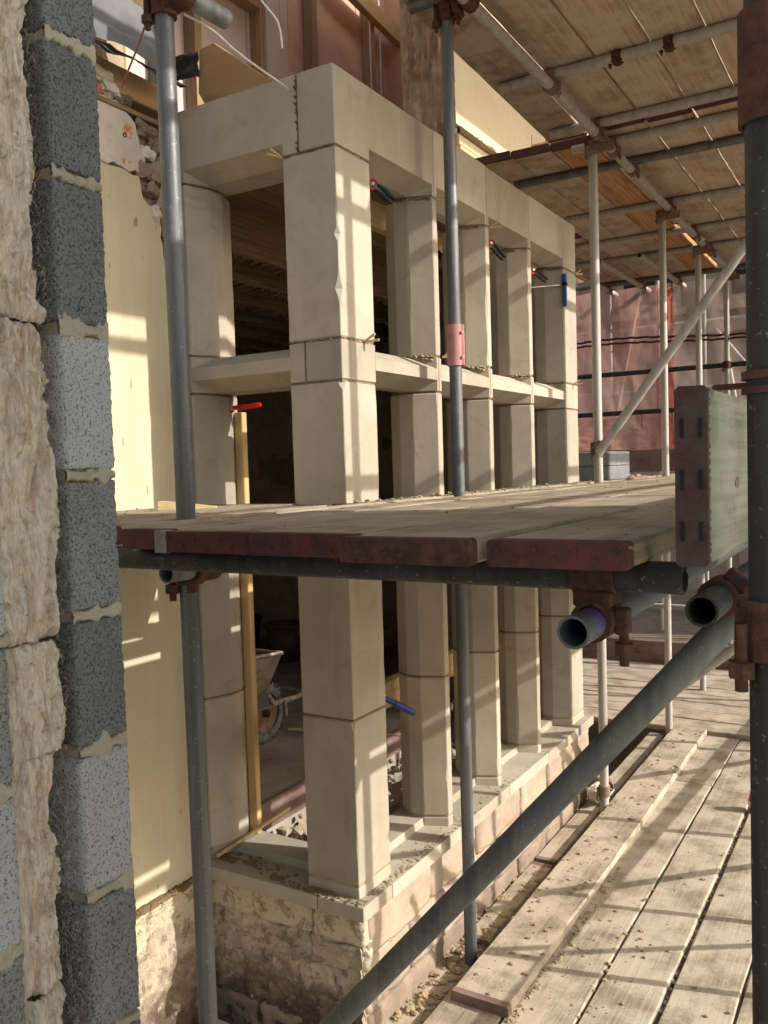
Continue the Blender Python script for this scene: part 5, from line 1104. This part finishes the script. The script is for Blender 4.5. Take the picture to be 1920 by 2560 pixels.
for x in (-7.4, -5.6, -3.9, -2.3, -.7, .9):
    for z0, z1 in ((.35, 1.25), (3.75, 4.7), (5.4, 6.8)):
        f = B().box(x, x+.95, 11.42, 11.498, z0, z1).bevel(.01).build('window', 'rubble', fb); B().box(x+.1, x+.85, 11.405, 11.42, z0+.1, z1-.1).build('pane', 'black_plastic', f)
        B().box(x-.08, x+1.03, 11.36, 11.497, z0-.12, z0-.01).build('sill', 'facade', f)
for i in range(14):
    for k in range(9):
        if (i*7+k*3) % 5 < 2: continue
        x = -8.7+.78*i+(.35 if k % 2 else 0); z = -.6+.42*k
        if any(xw-.2 < x+.35 and x < xw+1.1 and z0-.3 < z+.2 < z1+.3 for xw in (-7.4, -5.6, -3.9, -2.3, -.7, .9) for z0, z1 in ((.35, 1.25), (3.75, 4.7))): continue
        B().box(x, x+.70, 11.485-.01*((i+k) % 3), 11.499, z, z+.38).build('stone', 'facade', fb)
cb = thing('cream_building', 'sunlit cream building seen past the near right pole', 'building', (2.6, 10.2, -.95))
B().box(2.0, 8, 12.0, 18, -.95, 8).build('wall', 'cream_facade', cb)
for z in (.8, 2.4, 4.0):
    f = B().box(2.3, 3.2, 11.93, 11.998, z, z+1.2).build('window', 'cream_facade', cb); B().box(2.4, 3.1, 11.91, 11.93, z+.1, z+1.1).build('pane', 'black_plastic', f)
k_ = 0
for (x, y) in ((-1.9, 9.6), (-1.25, 9.6), (-.62, 9.4), (-.42, 9.9), (.12, 9.5), (.50, 9.9), (.86, 9.4), (1.02, 9.9)):
    k_ += 1
    stube((x, y, -.9), (x, y, 7), 'dusty_zinc', ['first','second','third','fourth','fifth','sixth','seventh','eighth'][k_-1]+' from the left of the distant scaffold poles before the building', 'scaffold pole', 'scaffold_pole', 'distant scaffold poles', 10)
for z in (1.4, 2.35, 3.2):
    stube((-3, 9.45, z), (1.8, 9.45, z), 'dusty_zinc', ['low', 'middle', 'high'][[1.4, 2.35, 3.2].index(z)]+' distant rail of the scaffold on the building behind', 'scaffold rail', 'scaffold_tube', 'distant scaffold rails', 10)
stube((-.5, 9.5, 3.1), (.55, 9.5, 1.7), 'dusty_zinc', 'distant diagonal brace falling to the right behind the long brace', 'scaffold brace', 'scaffold_tube', None, 10)
stube((-.35, 9.3, 2.9), (-.12, 9.3, 1.4), 'dusty_zinc', 'steep distant tube leaning on the far scaffold', 'scaffold brace', 'scaffold_tube', None, 10)
stube((1.15, 9.3, 2.8), (.5, 9.3, 1.9), 'dusty_zinc', 'distant brace near the cream building', 'scaffold brace', 'scaffold_tube', None, 10)
ld = thing('ladder', 'wooden ladder leaning behind the netting', 'ladder', (-2.2, 8.8, -.9))
for sx in (-.16, .16):
    B().tube((-1.85+sx, 8.3, .9), (-1.45+sx, 9.3, 4.2), .022, 8).build('rail', 'brown_toe_board', ld)
for i in range(11):
    t0 = (i+.5)/11; B().tube((-1.85-.16+.4*t0, 8.3+t0, .9+3.3*t0), (-1.85+.16+.4*t0, 8.3+t0, .9+3.3*t0), .012, 6).build('rung', 'brown_toe_board', ld)
for x in (-1.05, -.62, -.33):
    bb = B(); bb.path([(x, 6.22, 1.93), (x+.004, 6.215, 1.86), (x-.002, 6.215, 1.76)], .003, 5); tag(bb.build('cable_tie', 'black_plastic', None, (x, 6.22, 1.9)), {-1.05:'left',-.62:'middle',-.33:'right'}[x]+' of three dark ties hanging from the lower end rail', 'tie', 'ties on the end rail')
# clean helper properties
for o in list(bpy.data.objects):
    if '_org' in o: del o['_org']
